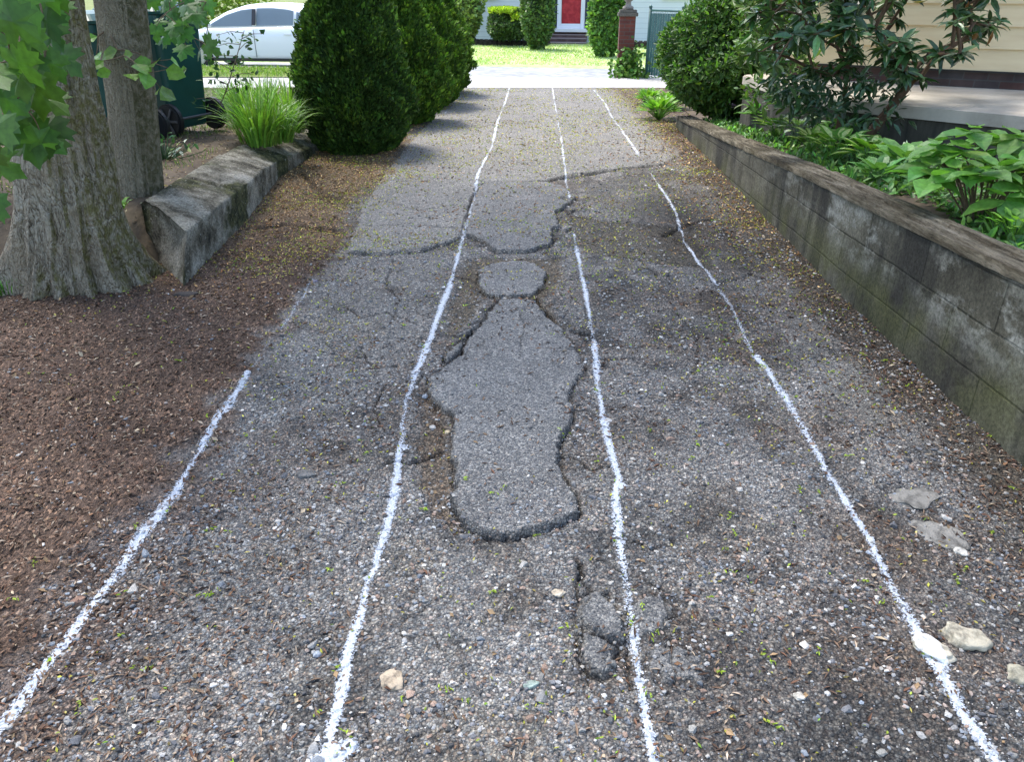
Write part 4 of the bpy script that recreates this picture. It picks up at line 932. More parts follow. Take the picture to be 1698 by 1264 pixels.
shrub('conifer_shrub', (-1.33, 12.55, .04), [('foliage', cB, M_CONIF), ('trunk', stm, M_TWIG)], 'third conifer in the row from the viewer', 'conifer', G_, 2.6)
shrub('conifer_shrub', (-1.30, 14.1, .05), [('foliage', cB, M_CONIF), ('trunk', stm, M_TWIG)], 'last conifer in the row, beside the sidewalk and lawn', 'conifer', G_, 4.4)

def bushmesh(rx, ry, H, n, seed, cc, lsz=.06, tpl=OVAL, wr=.55, low=0.0, boxy=0.0, core=True, hi=.2, holes=0.0, mm=None):
    acc = Acc()
    th = np.linspace(0, 2 * np.pi, 60, endpoint=False); ph = np.linspace(.0, 1, 40)
    def rad(h, t):
        p = np.sqrt(np.clip(1 - (2 * h - 1) ** 2 * (1 if boxy == 0 else 1), 0.0, 1)) ; p = p ** (1 - boxy) if boxy else p
        p = np.maximum(p, .12) * (.8 + .2 * sst(h, 0, .3))
        return p * (1 + .30 * (fbm(np.cos(t) * 1.6 + 3, np.sin(t) * 1.6 + h * 3, 1.3, seed, 4) - .5) * 2)
    if core:
        Hh, Th = np.meshgrid(ph, th, indexing='ij'); Rr = rad(Hh, Th) * .80
        V = np.stack([Rr * rx * np.cos(Th), Rr * ry * np.sin(Th), low + .03 * H + Hh * H * .90], -1).reshape(-1, 3); i_ = np.arange(2400).reshape(40, 60); j = np.roll(i_, -1, 1)
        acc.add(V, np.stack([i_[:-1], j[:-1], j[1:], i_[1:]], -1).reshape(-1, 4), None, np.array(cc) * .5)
    h = rng.random(n); t = rng.random(n) * 2 * np.pi; k = 1 - .35 * rng.random(n) ** 2
    r = rad(h, t) * k
    if boxy:
        tops = rng.random(n) < .3; h = np.where(tops, .97 + .03 * rng.random(n), h); r = np.where(tops, np.sqrt(rng.random(n)) * .95, r)
    P = np.stack([r * rx * np.cos(t), r * ry * np.sin(t), low + h * H + .05 * rng.normal(size=n) * H * .3], -1)
    if holes: P = P[fbm(P[:, 0] * 1.0 + P[:, 2], P[:, 1] + P[:, 2] * .7, 4.0, seed + 5, 3) > holes]; t = t[:0]
    n = len(P); c0 = np.array([0, 0, low + H * .4]); out = unit(P - c0)
    D = out * .5 + rv(n) * .8 + np.array([0, 0, .1]); Nn = out + rv(n) * .7 + np.array([0, 0, .5])
    L = lsz * (.6 + .8 * rng.random(n)); C = cvar(cc, n, .25, .1); b = rng.random(n) < hi; C[b] *= np.array([1.7, 1.6, 1.2])
    leaves(acc, P, D, Nn, L, L * wr, tpl, C)
    return acc.mesh('foliage')
shrub('yew_shrub', (2.86, 10.5, .14), [('foliage', bushmesh(.92, .85, 1.5, 22000, 950, (.060, .13, .026), .075, OVAL, .4, hi=.28), M_LEAF), ('stem', stm, M_TWIG)], 'rounded mid-green bush at the far end of the right wall', 'bush')
# fresh green clumps in front of it
def tuft(n, L, w_, cc, spread=.12, arch=.9, seg=6, up=1.0):
    """arching strap leaves"""
    acc = Acc()
    for i in range(n):
        a = random.random() * 6.28; l = L * random.uniform(.55, 1.1); r0 = spread * math.sqrt(random.random()); lean = random.uniform(.15, .9) * arch
        p = np.array([math.cos(a) * r0, math.sin(a) * r0, 0.]); hd = np.array([math.cos(a), math.sin(a)]); el = math.pi / 2 - lean * .35
        sdv = np.array([-hd[1], hd[0], 0.]); V = []; c = np.array(cc) * math.exp(random.gauss(0, .25)); c = c * np.array([1 + random.uniform(-.1, .25), 1, 1])
        for k in range(seg + 1):
            t = k / seg; ww = w_ * (.5 + .8 * math.sin(min(1, t * 1.6 + .25) * math.pi / 2)) * (1 - t ** 3) + .0006
            V += [p - sdv * ww / 2 + np.array([0, 0, .12 * ww]), p.copy(), p + sdv * ww / 2 + np.array([0, 0, .12 * ww])]
            el -= lean * 2.1 / seg * (t + .3); p = p + l / seg * np.array([hd[0] * math.cos(el), hd[1] * math.cos(el), math.sin(el) * up])
        Q = []
        for k in range(seg):
            b = k * 3; Q += [(b, b + 1, b + 4, b + 3), (b + 1, b + 2, b + 5, b + 4)]
        acc.add(np.array(V), Q, None, c)
    return acc
def plant(name, loc, me, m, lab, cat, group=None, rz=0, sc=1, part=None):
    o = link(name, me, m); o.location = loc; o.rotation_euler = (0, 0, rz); o.scale = (sc,) * 3; tag(o, lab, cat, group); return o
lily = tuft(210, .60, .016, (.13, .27, .04), .18, 1.15).mesh('daylily')
P = gp(425, 238, .3)
plant('daylily', (P[0], P[1] + .1, .27), lily, M_LEAF, 'large clump of arching strap leaves nearest the curb, left of the near conifer', 'plant', 'daylily clumps behind the curb')
for (u, v, z_, s, lab) in [(480, 215, .25, 1.0, 'strap-leaf clump tucked against the left flank of the nearest conifer'), (440, 195, .26, .95, 'strap-leaf clump behind the large one, seen below the white car'), (395, 190, .26, .8, 'strap-leaf clump farthest left, beside the bin wheel'), (462, 232, .27, .85, 'strap-leaf clump right against the curb, between the large clump and the conifer'), (415, 205, .28, .9, 'strap-leaf clump just behind and left of the large clump')]:
    P = gp(u, v, z_); plant('daylily', (P[0], P[1], z_ - .02), lily, M_LEAF, lab, 'plant', 'daylily clumps behind the curb', random.random() * 6, s)
P = gp(368, 205, .29); plant('grass_tuft', (P[0], P[1], .29), tuft(60, .2, .006, (.045, .12, .03), .06).mesh('grass_tuft'), M_LEAF, 'small dark grass tuft between the bin wheels and the strap-leaf plants', 'grass')
grass = tuft(260, .11, .004, (.06, .17, .03), .14, 1.2, 4)
P = gp(8, 490); plant('grass_tuft', (P[0] - .03, P[1] + .05, .02), grass.mesh('grass_tuft'), M_LEAF, 'bright low grass tuft at the foot of the big maple, left edge', 'grass')
P = gp(205, 345, .3); plant('ivy_sprig', (P[0] + .02, P[1] - .12, .33), tuft(26, .09, .03, (.12, .26, .04), .06, 1.2, 3).mesh('ivy_sprig'), M_LEAF, 'tiny green sprig between the two trunks at the curb corner', 'plant')
# litter on the raised ground
acc = Acc(); n = 14000; x = rng.uniform(-6.5, -2.2, n); y = rng.uniform(4.15, 13, n); ok = x < np.interp(y, CBk[:, 1], CBk[:, 0]) + .02; x, y = x[ok], y[ok]; n = len(x)
C = np.array([(.34, .30, .10), (.22, .14, .08), (.14, .09, .05), (.40, .33, .2), (.07, .05, .035)])[rng.choice(5, n)] * np.exp(rng.normal(0, .2, (n, 1)))
leaves(acc, np.stack([x, y, leftz(x, y) + .006], -1), np.stack([rng.normal(0, 1, n), rng.normal(0, 1, n), rng.normal(0, .3, n)], -1), np.stack([rng.normal(0, .4, n), rng.normal(0, .4, n), np.ones(n)], -1), .03 * (.4 + rng.random(n)), .012, DIA, C)
tag(link('fallen_litter', acc.mesh('fallen_litter'), M_CHIP), 'brown and yellow fallen litter on the raised soil behind the curb', 'litter', kind='stuff')
# grass on the verge and lawn edge
acc = Acc(); n = 9000; x = rng.uniform(-12, -2.3, n); y = 17.02 + rng.random(n) * (st(x, 18.0) - 17.02)
leaves(acc, np.stack([x, y, np.full(n, .02)], -1), np.stack([rng.normal(0, .4, n), rng.normal(0, .4, n), np.ones(n)], -1), rv(n), .07 * (.6 + .8 * rng.random(n)), .014, DIA, cvar((.17, .27, .05), n))
tag(link('verge_grass', acc.mesh('verge_grass'), M_LEAF), 'bright green grass on the strip between the sidewalk and the white car', 'grass', kind='stuff')
acc = Acc(); n = 26000; x = rng.uniform(-8, 7, n); y = 20.62 + K * x + rng.random(n) * 8
pt = fbm(x, y, .6, 720, 3); C = cvar((.30, .42, .10), n) * (1 - sst(pt, .4, .6)[:, None]) + cvar((.50, .56, .28), n, .2) * sst(pt, .4, .6)[:, None]
leaves(acc, np.stack([x, y, LZ(x, y) - .01], -1), np.stack([rng.normal(0, .5, n), rng.normal(0, .5, n), np.ones(n)], -1), rv(n), .05 * (.6 + .8 * rng.random(n)), .02, DIA, C)
tag(link('lawn_grass', acc.mesh('lawn_grass'), M_LEAF), 'sunlit yellow-green short grass of the lawn across the street', 'grass', kind='stuff')
acc = Acc(); n = 16000; x = rng.uniform(-7, -2.6, n); y = rng.uniform(5.2, 14.8, n); ok = (fbm(x, y, 1.2, 730, 3) > .44) | (y > 9.0); x, y = x[ok], y[ok]; n = len(x)
leaves(acc, np.stack([x, y, leftz(x, y)], -1), np.stack([rng.normal(0, .5, n), rng.normal(0, .5, n), np.ones(n)], -1), rv(n), .06 * (.5 + .9 * rng.random(n)), .008, DIA, cvar((.10, .16, .04), n))
tag(link('weedy_grass', acc.mesh('weedy_grass'), M_LEAF), 'thin weedy grass on the raised ground behind the curb', 'grass', kind='stuff')

# sapling in front of the car
sp_px = []
for _ in range(70):
    t = rr_.random(); u = 372 + rr_.gauss(0, 26) + (8 if t < .5 else -4); v = 62 + 105 * t; sp_px.append((u, v, 7.2 + rr_.uniform(-.2, .2)))
sg = empty('sapling', tuple(gp(352, 205, .3))); tag(sg, 'thin wild sapling with small dark leaves in front of the white car', 'sapling')
acc = Acc(); tv = Acc(); b = Vector(gp(352, 205, .3)); rt = [b, gd(375, 150, 7.2), gd(392, 95, 7.2), gd(405, 50, 7.2)]
V, Q = tube_np([tuple(p) for p in rt], [.008, .006, .005, .003], 6); tv.add(V, Q)
rtv = [np.array(tuple(p)) for p in rt]; P = []
for k in range(11):
    t = .25 + .72 * k / 10; s_ = t * 3; i0 = min(2, int(s_)); p0 = rtv[i0] + (rtv[i0 + 1] - rtv[i0]) * (s_ - i0); sd_ = 1 if k % 2 else -1
    p1 = p0 + np.array([sd_ * random.uniform(.12, .26), random.uniform(-.1, .1), random.uniform(-.02, .1)]); V, Q = tube_np([tuple(p0), tuple((p0 + p1) / 2 + np.array([0, 0, .02])), tuple(p1)], [.004, .003, .002], 5); tv.add(V, Q)
    for q in range(9): P.append(p0 + (p1 - p0) * random.uniform(.3, 1.1) + np.array([random.gauss(0, .03), random.gauss(0, .03), random.gauss(0, .03)]))
P = np.array(P); n = len(P)
leaves(acc, P, rv(n), rv(n) * .6 + np.array([0, -.4, .7]), .065, .035, OVAL, cvar((.035, .09, .02), n))
adopt(link('stem', tv.mesh('stem', True), M_TWIG), sg); adopt(link('leaves', acc.mesh('leaves'), M_LEAF), sg)
# variegated ground plant by the bins
P0 = gp(272, 262, .32); acc = Acc(); n = 60; P = np.array(P0) + rng.normal(0, 1, (n, 3)) * np.array([.14, .14, .05]) + np.array([0, 0, .10])
leaves(acc, P, rv(n), rv(n) * .5 + np.array([0, 0, 1]), .07, .03, OVAL, np.where(rng.random((n, 1)) < .35, np.array([[.40, .45, .36]]), cvar((.04, .10, .04), n)))
[acc.add(*tube_np([tuple(np.array(P0) - np.array([0, 0, .04])), tuple(p_)], [.004, .003], 4), None, (.05, .10, .03)) for p_ in P]
tag(link('variegated_plant', acc.mesh('variegated_plant'), M_LEAF), 'small pale-edged leafy plant beside the slender trunk in front of the bins', 'plant')

# ------------------------------------------------------------------ wheeled bins
M_BIN = mat('dark_green_plastic', (.006, .058, .050), .42); N = NB(M_BIN); N.bump(N.noise(120, 2, N.co()), .15, .002)
N.col(N.ramp(N.noise(3, 5, N.co()), [(.35, (.005, .048, .042)), (.7, (.012, .082, .070))]))
M_BLK = mat('black_rubber', (.012, .012, .013), .6); M_GREYP = mat('grey_plastic', (.09, .09, .095), .5)
def loft(rings, closed=True, cap=True):
    bm = bmesh.new(); rs = [[bm.verts.new(p) for p in r] for r in rings]; n = len(rings[0])
    for a, b in zip(rs, rs[1:]):
        for i in range(n if closed else n - 1): bm.faces.new((a[i], a[(i + 1) % n], b[(i + 1) % n], b[i]))
    if cap: bm.faces.new(rs[0][::-1]); bm.faces.new(rs[-1])
    return bm
def rrect(cx, cy, w_, d_, z, r=.05, k=4):
    pts = []
    for (sx, sy, a0) in ((1, 1, 0), (-1, 1, 90), (-1, -1, 180), (1, -1, 270)):
        for i in range(k + 1):
            a = R(a0 + 90 * i / k); pts.append((cx + sx * (w_ / 2 - r) + r * math.cos(a), cy + sy * (d_ / 2 - r) + r * math.sin(a), z))
    return pts
def make_bin():
    r = empty('wheeled_bin'); 
    bm = loft([rrect(0, 0, .48, .52, .06), rrect(0, 0, .50, .55, .12), rrect(0, -.02, .60, .68, .95), rrect(0, -.02, .60, .68, .97), rrect(0, -.02, .66, .76, .975), rrect(0, -.02, .66, .76, 1.04)], cap=True)
    for x in (-.18, .18): bx(bm, x, -.36 + .04, .55, .05, .05, .75, 0, .01, R(5))
    link('body', bmmesh('body', bm), M_BIN, r)
    bm = loft([rrect(0, -.02, .68, .80, 1.045, .06), rrect(0, -.02, .69, .81, 1.07, .06), rrect(0, -.02, .60, .70, 1.12, .06), rrect(0, 0, .3, .4, 1.14, .05)]); link('lid', bmmesh('lid', bm), M_BIN, r)
    bm = bmesh.new(); cyl(bm, (-.33, .30, .15), (.33, .30, .15), .012); link('axle', bmmesh('axle', bm), M_GREYP, r)
    for sx in (-1, 1):
        bm = bmesh.new(); cyl(bm, (sx * .27, .30, .15), (sx * .34, .30, .15), .15, n=36); 
        es = [e for e in bm.edges if len(e.link_faces) == 2 and any(len(f.verts) > 4 for f in e.link_faces)]; bmesh.ops.bevel(bm, geom=es, offset=.015, segments=2, affect='EDGES')
        wme = link('wheel', bmmesh('wheel', bm), M_BLK, r)
        bm = bmesh.new()
        for k in range(6):
            a = k * math.pi / 3; c = .065; bx(bm, sx * .345, .30 + c * math.cos(a), .15 + c * math.sin(a), .01, .11, .02, 0, 0, a)
        cyl(bm, (sx * .33, .30, .15), (sx * .355, .30, .15), .03); link('hub', bmmesh('hub', bm), M_GREYP, wme)
    bm = bmesh.new(); cyl(bm, (-.24, .42, 1.03), (.24, .42, 1.03), .016); bx(bm, -.24, .39, 1.02, .03, .1, .04, 0, .005); bx(bm, .24, .39, 1.02, .03, .1, .04, 0, .005); link('handle', bmmesh('handle', bm), M_BIN, r)
    return r
b1 = make_bin(); tag(b1, 'dark green wheeled bin with closed lid, right one, beside the white car view', 'bin', 'dark green wheeled bins behind the trees')
P = gp(300, 185, .3); b1.location = (-3.52, 8.3, .30); b1.rotation_euler = (0, 0, R(-112)); b1.scale = (1, 1, 1.06)
b2 = copy_tree(b1); b2['label'] = 'dark green wheeled bin mostly hidden behind the slender trunk, left one'; b2.location = (-3.78, 7.45, .31); b2.rotation_euler = (0, 0, R(-104))
b2.scale = (1, 1, 1)

# ------------------------------------------------------------------ white car across the verge
M_CAR = mat('white_car_paint', (.80, .82, .84), .25); M_CAR.node_tree.nodes['Principled BSDF'].inputs['Coat Weight'].default_value = .6
M_GLASS = mat('car_glass', (.30, .38, .44), .06, 0, .9); M_TRIM = mat('black_trim', (.015, .015, .017), .4); M_ALLOY = mat('alloy', (.5, .5, .52), .3, .8)  # glass base colour lightened to stand for reflections in the panes
M_TAIL = mat('red_lens', (.4, .01, .01), .2); M_HEADL = mat('clear_lens', (.7, .72, .75), .1)
car = empty('parked_car'); tag(car, 'white sedan parked at the street behind the verge, facing left, beyond the bins', 'car')
# local: x forward (-x is the front), length 4.6, y side (-y near side)
Lx = np.linspace(-2.3, 2.3, 93)
belt = np.interp(Lx, [-2.3, -2.22, -1.9, -1.1, -.9, 0, 1.3, 1.7, 2.15, 2.3], [.50, .66, .80, .92, .93, .95, .98, .98, .93, .70])
halfw = np.interp(Lx, [-2.3, -2.15, -1.8, -1, 0, 1, 1.8, 2.15, 2.3], [.55, .74, .86, .90, .91, .90, .87, .78, .62])
sill = np.interp(Lx, [-2.3, -2.1, 2.1, 2.3], [.34, .22, .22, .38])
def arch(z, x):
    for cx in (-1.38, 1.36):
        if abs(x - cx) < .36: z = max(z, .32 + math.sqrt(max(0, .36 ** 2 - (x - cx) ** 2)))
    return z
rings = []
for x, b, h, s in zip(Lx, belt, halfw, sill):
    s2 = arch(s, x); pts = []
    pr = [(s2, h - .03), (max(s2, .36), h - .005), (max(s2 + .02, .55), h), (max(s2 + .03, .74), h - .008), (max(b - .03, s2 + .04), h - .035), (b, h - .10)]
    pts = [(x, -w_, z) for z, w_ in pr] + [(x, -h * .45, b + .025)] + [(x, h * .45, b + .025)] + [(x, w_, z) for z, w_ in pr[::-1]]
    rings.append(pts)
link('body', bmmesh('body', loft(rings), True), M_CAR, car)
# cabin: roof and pillars with inset glass
rx = np.array([-1.25, -.95, -.6, -.25, .1, .5, .9, 1.3, 1.65, 1.95]); rz_ = np.array([.93, 1.13, 1.30, 1.40, 1.44, 1.45, 1.42, 1.33, 1.16, .98])
X = np.linspace(-1.22, 1.93, 60); Zr = np.interp(X, rx, rz_); rings = []
from math import tanh
for x, zr in zip(X, Zr):
    f = (zr - .93) / .52; hb = float(np.interp(x, Lx, halfw)) - .07; ht = hb - .20 * f; zb = float(np.interp(x, Lx, belt)) - .02
    zt = max(zb + .02, zr)
    rings.append([(x, -hb, zb), (x, -(ht + .03), max(zb + .005, zt - .09)), (x, -ht + .05, max(zb + .01, zt - .025)), (x, -ht * .45, zt + .012), (x, ht * .45, zt + .012), (x, ht - .05, max(zb + .01, zt - .025)), (x, ht + .03, max(zb + .005, zt - .09)), (x, hb, zb)])
link('roof', bmmesh('roof', loft(rings), True), M_CAR, car)
def side_pane(xs, sgn):
    bm = bmesh.new(); lo = []; hi = []
    for x in xs:
        zr = float(np.interp(x, rx, rz_)); f = (zr - .93) / .52; hb = float(np.interp(x, Lx, halfw)) - .07; ht = hb - .20 * f; zb = float(np.interp(x, Lx, belt)) - .02
        zt = zr - .10; z0 = zb + .04; z1 = max(zt, z0 + .01)
        def yy_(z): 
            t = np.clip((z - zb) / max(.01, zr - .09 - zb), 0, 1); return hb + (ht + .03 - hb) * t + .008
        lo.append(bm.verts.new((x, sgn * yy_(z0), z0))); hi.append(bm.verts.new((x, sgn * yy_(z1), z1)))
    for i in range(len(xs) - 1): bm.faces.new((lo[i], lo[i + 1], hi[i + 1], hi[i]))
    r_ = bmesh.ops.solidify(bm, geom=bm.faces[:], thickness=.006)
    return bmmesh('side_window', bm)
for sgn in (-1, 1):
    link('side_window', side_pane(np.linspace(-.98, .05, 12), sgn), M_GLASS, car); link('side_window', side_pane(np.linspace(.15, 1.05, 10), sgn), M_GLASS, car); link('side_window', side_pane(np.linspace(1.12, 1.5, 5), sgn), M_GLASS, car)
    bm = bmesh.new(); bx(bm, .10, sgn * .795, 1.16, .09, .02, .36, 0, .003, sgn * R(22)); link('pillar_trim', bmmesh('pillar_trim', bm), M_TRIM, car)
    bm = bmesh.new(); bx(bm, -1.0, sgn * .97, 1.0, .13, .17, .12, 0, .03); m_ = link('mirror', bmmesh('mirror', bm, True), M_CAR, car)
    for hx in (-.12, .92):
        bm = bmesh.new(); bx(bm, hx, sgn * .918, .80, .18, .03, .03, 0, .008); link('door_handle', bmmesh('door_handle', bm), M_CAR, car)
    for dx, l_ in ((-1.02, 0), (.10, 0), (1.12, 0)):
        bm = bmesh.new(); bx(bm, dx, sgn * .911, .60, .008, .012, .60); link('door_gap', bmmesh('door_gap', bm), M_TRIM, car)
    bm = bmesh.new(); bx(bm, 0, sgn * .885, .245, 2.0, .05, .07, 0, .01); link('sill_trim', bmmesh('sill_trim', bm), M_TRIM, car)
    for wx in (-1.38, 1.36):
        bm = bmesh.new(); cyl(bm, (wx, sgn * .68, .32), (wx, sgn * .88, .32), .32, n=40)
        es = [e for e in bm.edges if any(len(f.verts) > 4 for f in e.link_faces)]; bmesh.ops.bevel(bm, geom=es, offset=.03, segments=3, affect='EDGES')
        wl = link('wheel', bmmesh('wheel', bm), M_BLK, car); bm = bmesh.new(); cyl(bm, (wx, sgn * .86, .32), (wx, sgn * .885, .32), .21, .19, n=30)
        for k in range(5):
            a = k * 2 * math.pi / 5; bx(bm, wx + .12 * math.cos(a), sgn * .893, .32 + .12 * math.sin(a), .2, .02, .045, 0, 0); 
        link('rim', bmmesh('rim', bm), M_ALLOY, wl)
    bm = bmesh.new(); bx(bm, -2.16, sgn * .62, .68, .22, .30, .13, sgn * R(-22) * -1, .03); link('headlight', bmmesh('headlight', bm), M_HEADL, car)
    bm = bmesh.new(); bx(bm, 2.18, sgn * .62, .80, .16, .32, .14, sgn * R(20) * -1, .03); link('tail_light', bmmesh('tail_light', bm), M_TAIL, car)
for nm, xs in (('windscreen', (-1.16, -.42)), ('rear_window', (1.25, 1.86))):
    bm = bmesh.new(); vs = []
    for x in np.linspace(*xs, 8):
        zr = float(np.interp(x, rx, rz_)); f = (zr - .93) / .52; hb = float(np.interp(x, Lx, halfw)) - .07; ht = hb - .20 * f - .12; vs.append([bm.verts.new((x, y_, zr + .025 - .035 * abs(y_ / ht) ** 3)) for y_ in np.linspace(-ht, ht, 9)])
    for a, b in zip(vs, vs[1:]):
        for i in range(8): bm.faces.new((a[i], a[i + 1], b[i + 1], b[i]))
    bmesh.ops.solidify(bm, geom=bm.faces[:], thickness=.006); link(nm, bmmesh(nm, bm, True), M_GLASS, car)
car.location = (-6.0, st(-6.0, 18.1) + 1.15 + .1, -.10); car.rotation_euler = (0, 0, math.atan(K) * .7)

# ------------------------------------------------------------------ across the street
# houses
def siding_mat(name, c, row=.16, lo=.8):
    m = mat(name, rough=.6); N = NB(m); g = N.n('ShaderNodeSeparateXYZ', {0: N.co()}).outputs[2]
    s = N.math('FRACT', N.math('DIVIDE', g, row)); N.col(N.mix(1.0, N.ramp(s, [(0, (.35, .35, .35)), (.06, (1, 1, 1)), (1, (.97, .97, .97))]), tuple(c), 'MULTIPLY'))
    N.bump(s, .6, .02); return m
M_WSID = siding_mat('white_siding', (.78, .80, .82)); M_DGREY = siding_mat('slate_siding', (.08, .085, .10)); M_ROOF = simple('roof_shingle', (.08, .08, .085), (.14, .135, .13), 3)
M_NAVY = mat('navy_paint', (.022, .03, .055), .5); M_WHITE = mat('white_paint', (.82, .82, .84), .5); M_RED = mat('red_paint', (.42, .012, .022), .45)
N = NB(M_RED); N.col(N.ramp(N.noise(6, 3, N.co()), [(.4, (.36, .008, .02)), (.6, (.52, .03, .04))]))
M_BRICK = mat('red_brick', rough=.9); N = NB(M_BRICK)
def brick_mat(name, c1, c2, mort, sc=1, vec='Object'):
    m = mat(name, rough=.9); N = NB(m); o = N.co(); sp = N.n('ShaderNodeSeparateXYZ', {0: o}); v = N.n('ShaderNodeCombineXYZ', {0: N.math('ADD', sp.outputs[0], sp.outputs[1]), 1: sp.outputs[2], 2: 0.0}).outputs[0]
    b = N.n('ShaderNodeTexBrick', {'Vector': v, 'Scale': sc, 'Mortar Size': .006, 'Brick Width': .215, 'Row Height': .072, 'Color1': (*c1, 1), 'Color2': (*c2, 1), 'Mortar': (*mort, 1)})
    N.col(N.mix(1.0, b.outputs['Color'], N.ramp(N.noise(5, 5, o), [(.3, (.6, .6, .6)), (.7, (1.2, 1.2, 1.2))]), 'MULTIPLY')); N.bump(b.outputs['Fac'], -.5, .006); return m
M_BRICK = brick_mat('red_brick', (.17, .050, .033), (.11, .035, .028), (.10, .085, .075)); M_BRICK2 = brick_mat('brown_brick', (.15, .085, .075), (.11, .065, .06), (.13, .115, .11))
HY = 29.4
hr = empty('white_house', (2.03, HY, -.02), math.atan(K)); tag(hr, 'white house across the street with a red front door in a dark surround', 'house')
def hp(name, boxes, m, parent, bev=0):
    bm = bmesh.new()
    for b in boxes: bx(bm, *b, bev=bev)
    return link(name, bmmesh(name, bm), m, parent)
hp('wall', [(-1.0, 3.2, 2.6, 13, 6, 5.2)], M_WSID, hr)
bm = bmesh.new(); prof_ = [(-.5, 5.2), (6.7, 5.2), (3.1, 7.8)]
a_ = [bm.verts.new((-7.9, y_, z_)) for y_, z_ in prof_]; b_ = [bm.verts.new((5.9, y_, z_)) for y_, z_ in prof_]; bm.faces.new(a_); bm.faces.new(b_[::-1])
for i in range(3): bm.faces.new((a_[i], a_[(i + 1) % 3], b_[(i + 1) % 3], b_[i]))
link('roof', bmmesh('roof', bm), M_ROOF, hr)
ds = hp('door_surround', [(-.58, .10, 1.85, .16, .2, 2.7), (.58, .10, 1.85, .16, .2, 2.7), (0, .10, 3.05, 1.1, .2, .3)], M_NAVY, hr)
dr_ = hp('door', [(0, .12, 1.62, .66, .05, 2.05)], M_RED, hr)
hp('door_frame', [(-.41, .06, 1.6, .14, .08, 2.30), (.41, .06, 1.6, .14, .08, 2.30), (0, .06, .53, .71, .08, .16), (0, .06, 2.68, .71, .08, .14)], M_WHITE, dr_)
hp('door_handle', [(-.27, .05, 1.55, .03, .05, .12)], M_ALLOY, dr_)
hp('door_glass', [(0, .085, 2.1, .3, .02, .6)], M_GLASS, dr_)
hp('porch_edge', [(0, -.05, .41, 1.3, .5, .10)], M_WHITE, hr)
hp('porch_steps', [(0, .0, .22, 1.16, .30, .28), (0, -.27, .135, 1.2, .24, .26), (0, -.52, .04, 1.24, .26, .24), (0, -.80, -.06, 1.3, .30, .2)], M_BRICK2, hr, .006)
hp('step_tread', [(0, -.27, .275, 1.24, .27, .03), (0, -.52, .17, 1.28, .28, .03), (0, -.80, .05, 1.34, .32, .03)], mat('pale_tread', (.30, .24, .23), .8), hr, .006)  # treads painted lighter so they show on the evenly front-lit steps
for i, (wx_, wz) in enumerate([(-3.2, 2.0), (-5.6, 2.0), (3.6, 2.0), (-3.2, 4.1), (0, 4.1), (3.6, 4.1)]):
    f_ = hp('window', [(wx_ - .5, .17, wz, .1, .06, 1.3), (wx_ + .5, .17, wz, .1, .06, 1.3), (wx_, .17, wz + .6, .9, .06, .1), (wx_, .17, wz - .6, .9, .06, .1), (wx_, .17, wz, .9, .06, .05)], M_WHITE, hr); hp('pane', [(wx_, .19, wz, .9, .02, 1.1)], M_GLASS, f_)
# building right with dark wide door
P = gd(1125, 20, 26); g2 = empty('garage_building', (5.9, 28.9, -.05), math.atan(K)); tag(g2, 'white building with a dark wide door right of the brick pillar across the street', 'garage')
hp('wall', [(2.2, 3.6, 1.7, 6.5, 6, 3.6)], M_WSID, g2); hp('garage_door', [(1.1, .55, .95, 3.4, .1, 2.0)], M_DGREY, g2); hp('lintel', [(1.1, .53, 2.0, 3.6, .14, .12)], M_WHITE, g2)
bm = bmesh.new(); prof_ = [(.3, 3.5), (6.9, 3.5), (3.6, 5)]
a_ = [bm.verts.new((-1.3, y_, z_)) for y_, z_ in prof_]; b_ = [bm.verts.new((5.8, y_, z_)) for y_, z_ in prof_]; bm.faces.new(a_); bm.faces.new(b_[::-1])
for i in range(3): bm.faces.new((a_[i], a_[(i + 1) % 3], b_[(i + 1) % 3], b_[i]))
link('roof', bmmesh('roof', bm), M_ROOF, g2)

def far_shrub(name, u, v, wpx, hpx, cc, lab, cat, n=5000, seed=0, boxy=0, lsz=.12, depth=None, hi=.2, ry=None, mm=None):
    x, y, _ = gp(u, v, .25); 
    dep = y * CP + (CAMH - .25) * SP; wm = wpx / F * dep / 2; hm = hpx / F * dep * 1.02
    me = bushmesh(wm, ry or min(wm, 1.1), hm, n, seed, cc, lsz, OVAL, .6, boxy=boxy, hi=hi)
    r = shrub(name, (x, y + .6, float(LZ(np.array([x]), np.array([y]))[0])), [('foliage', me, mm or M_LEAF), ('stem', stm, M_TWIG)], lab, cat, None); return r
far_shrub('leafy_shrub', 768, 60, 62, 110, (.20, .27, .09), 'pale green leafy shrub beside the last conifer, across the street', 'shrub', 6000, 1001, hi=.4)
far_shrub('leafy_shrub', 891, 68, 56, 130, (.085, .15, .045), 'tall mid-green shrub left of the red door', 'shrub', 7000, 1003, lsz=.1)
far_shrub('leafy_shrub', 1008, 78, 60, 130, (.10, .20, .05), 'bright green shrub between the red door and the brick pillar', 'shrub', 7000, 1005, lsz=.12, hi=.35)
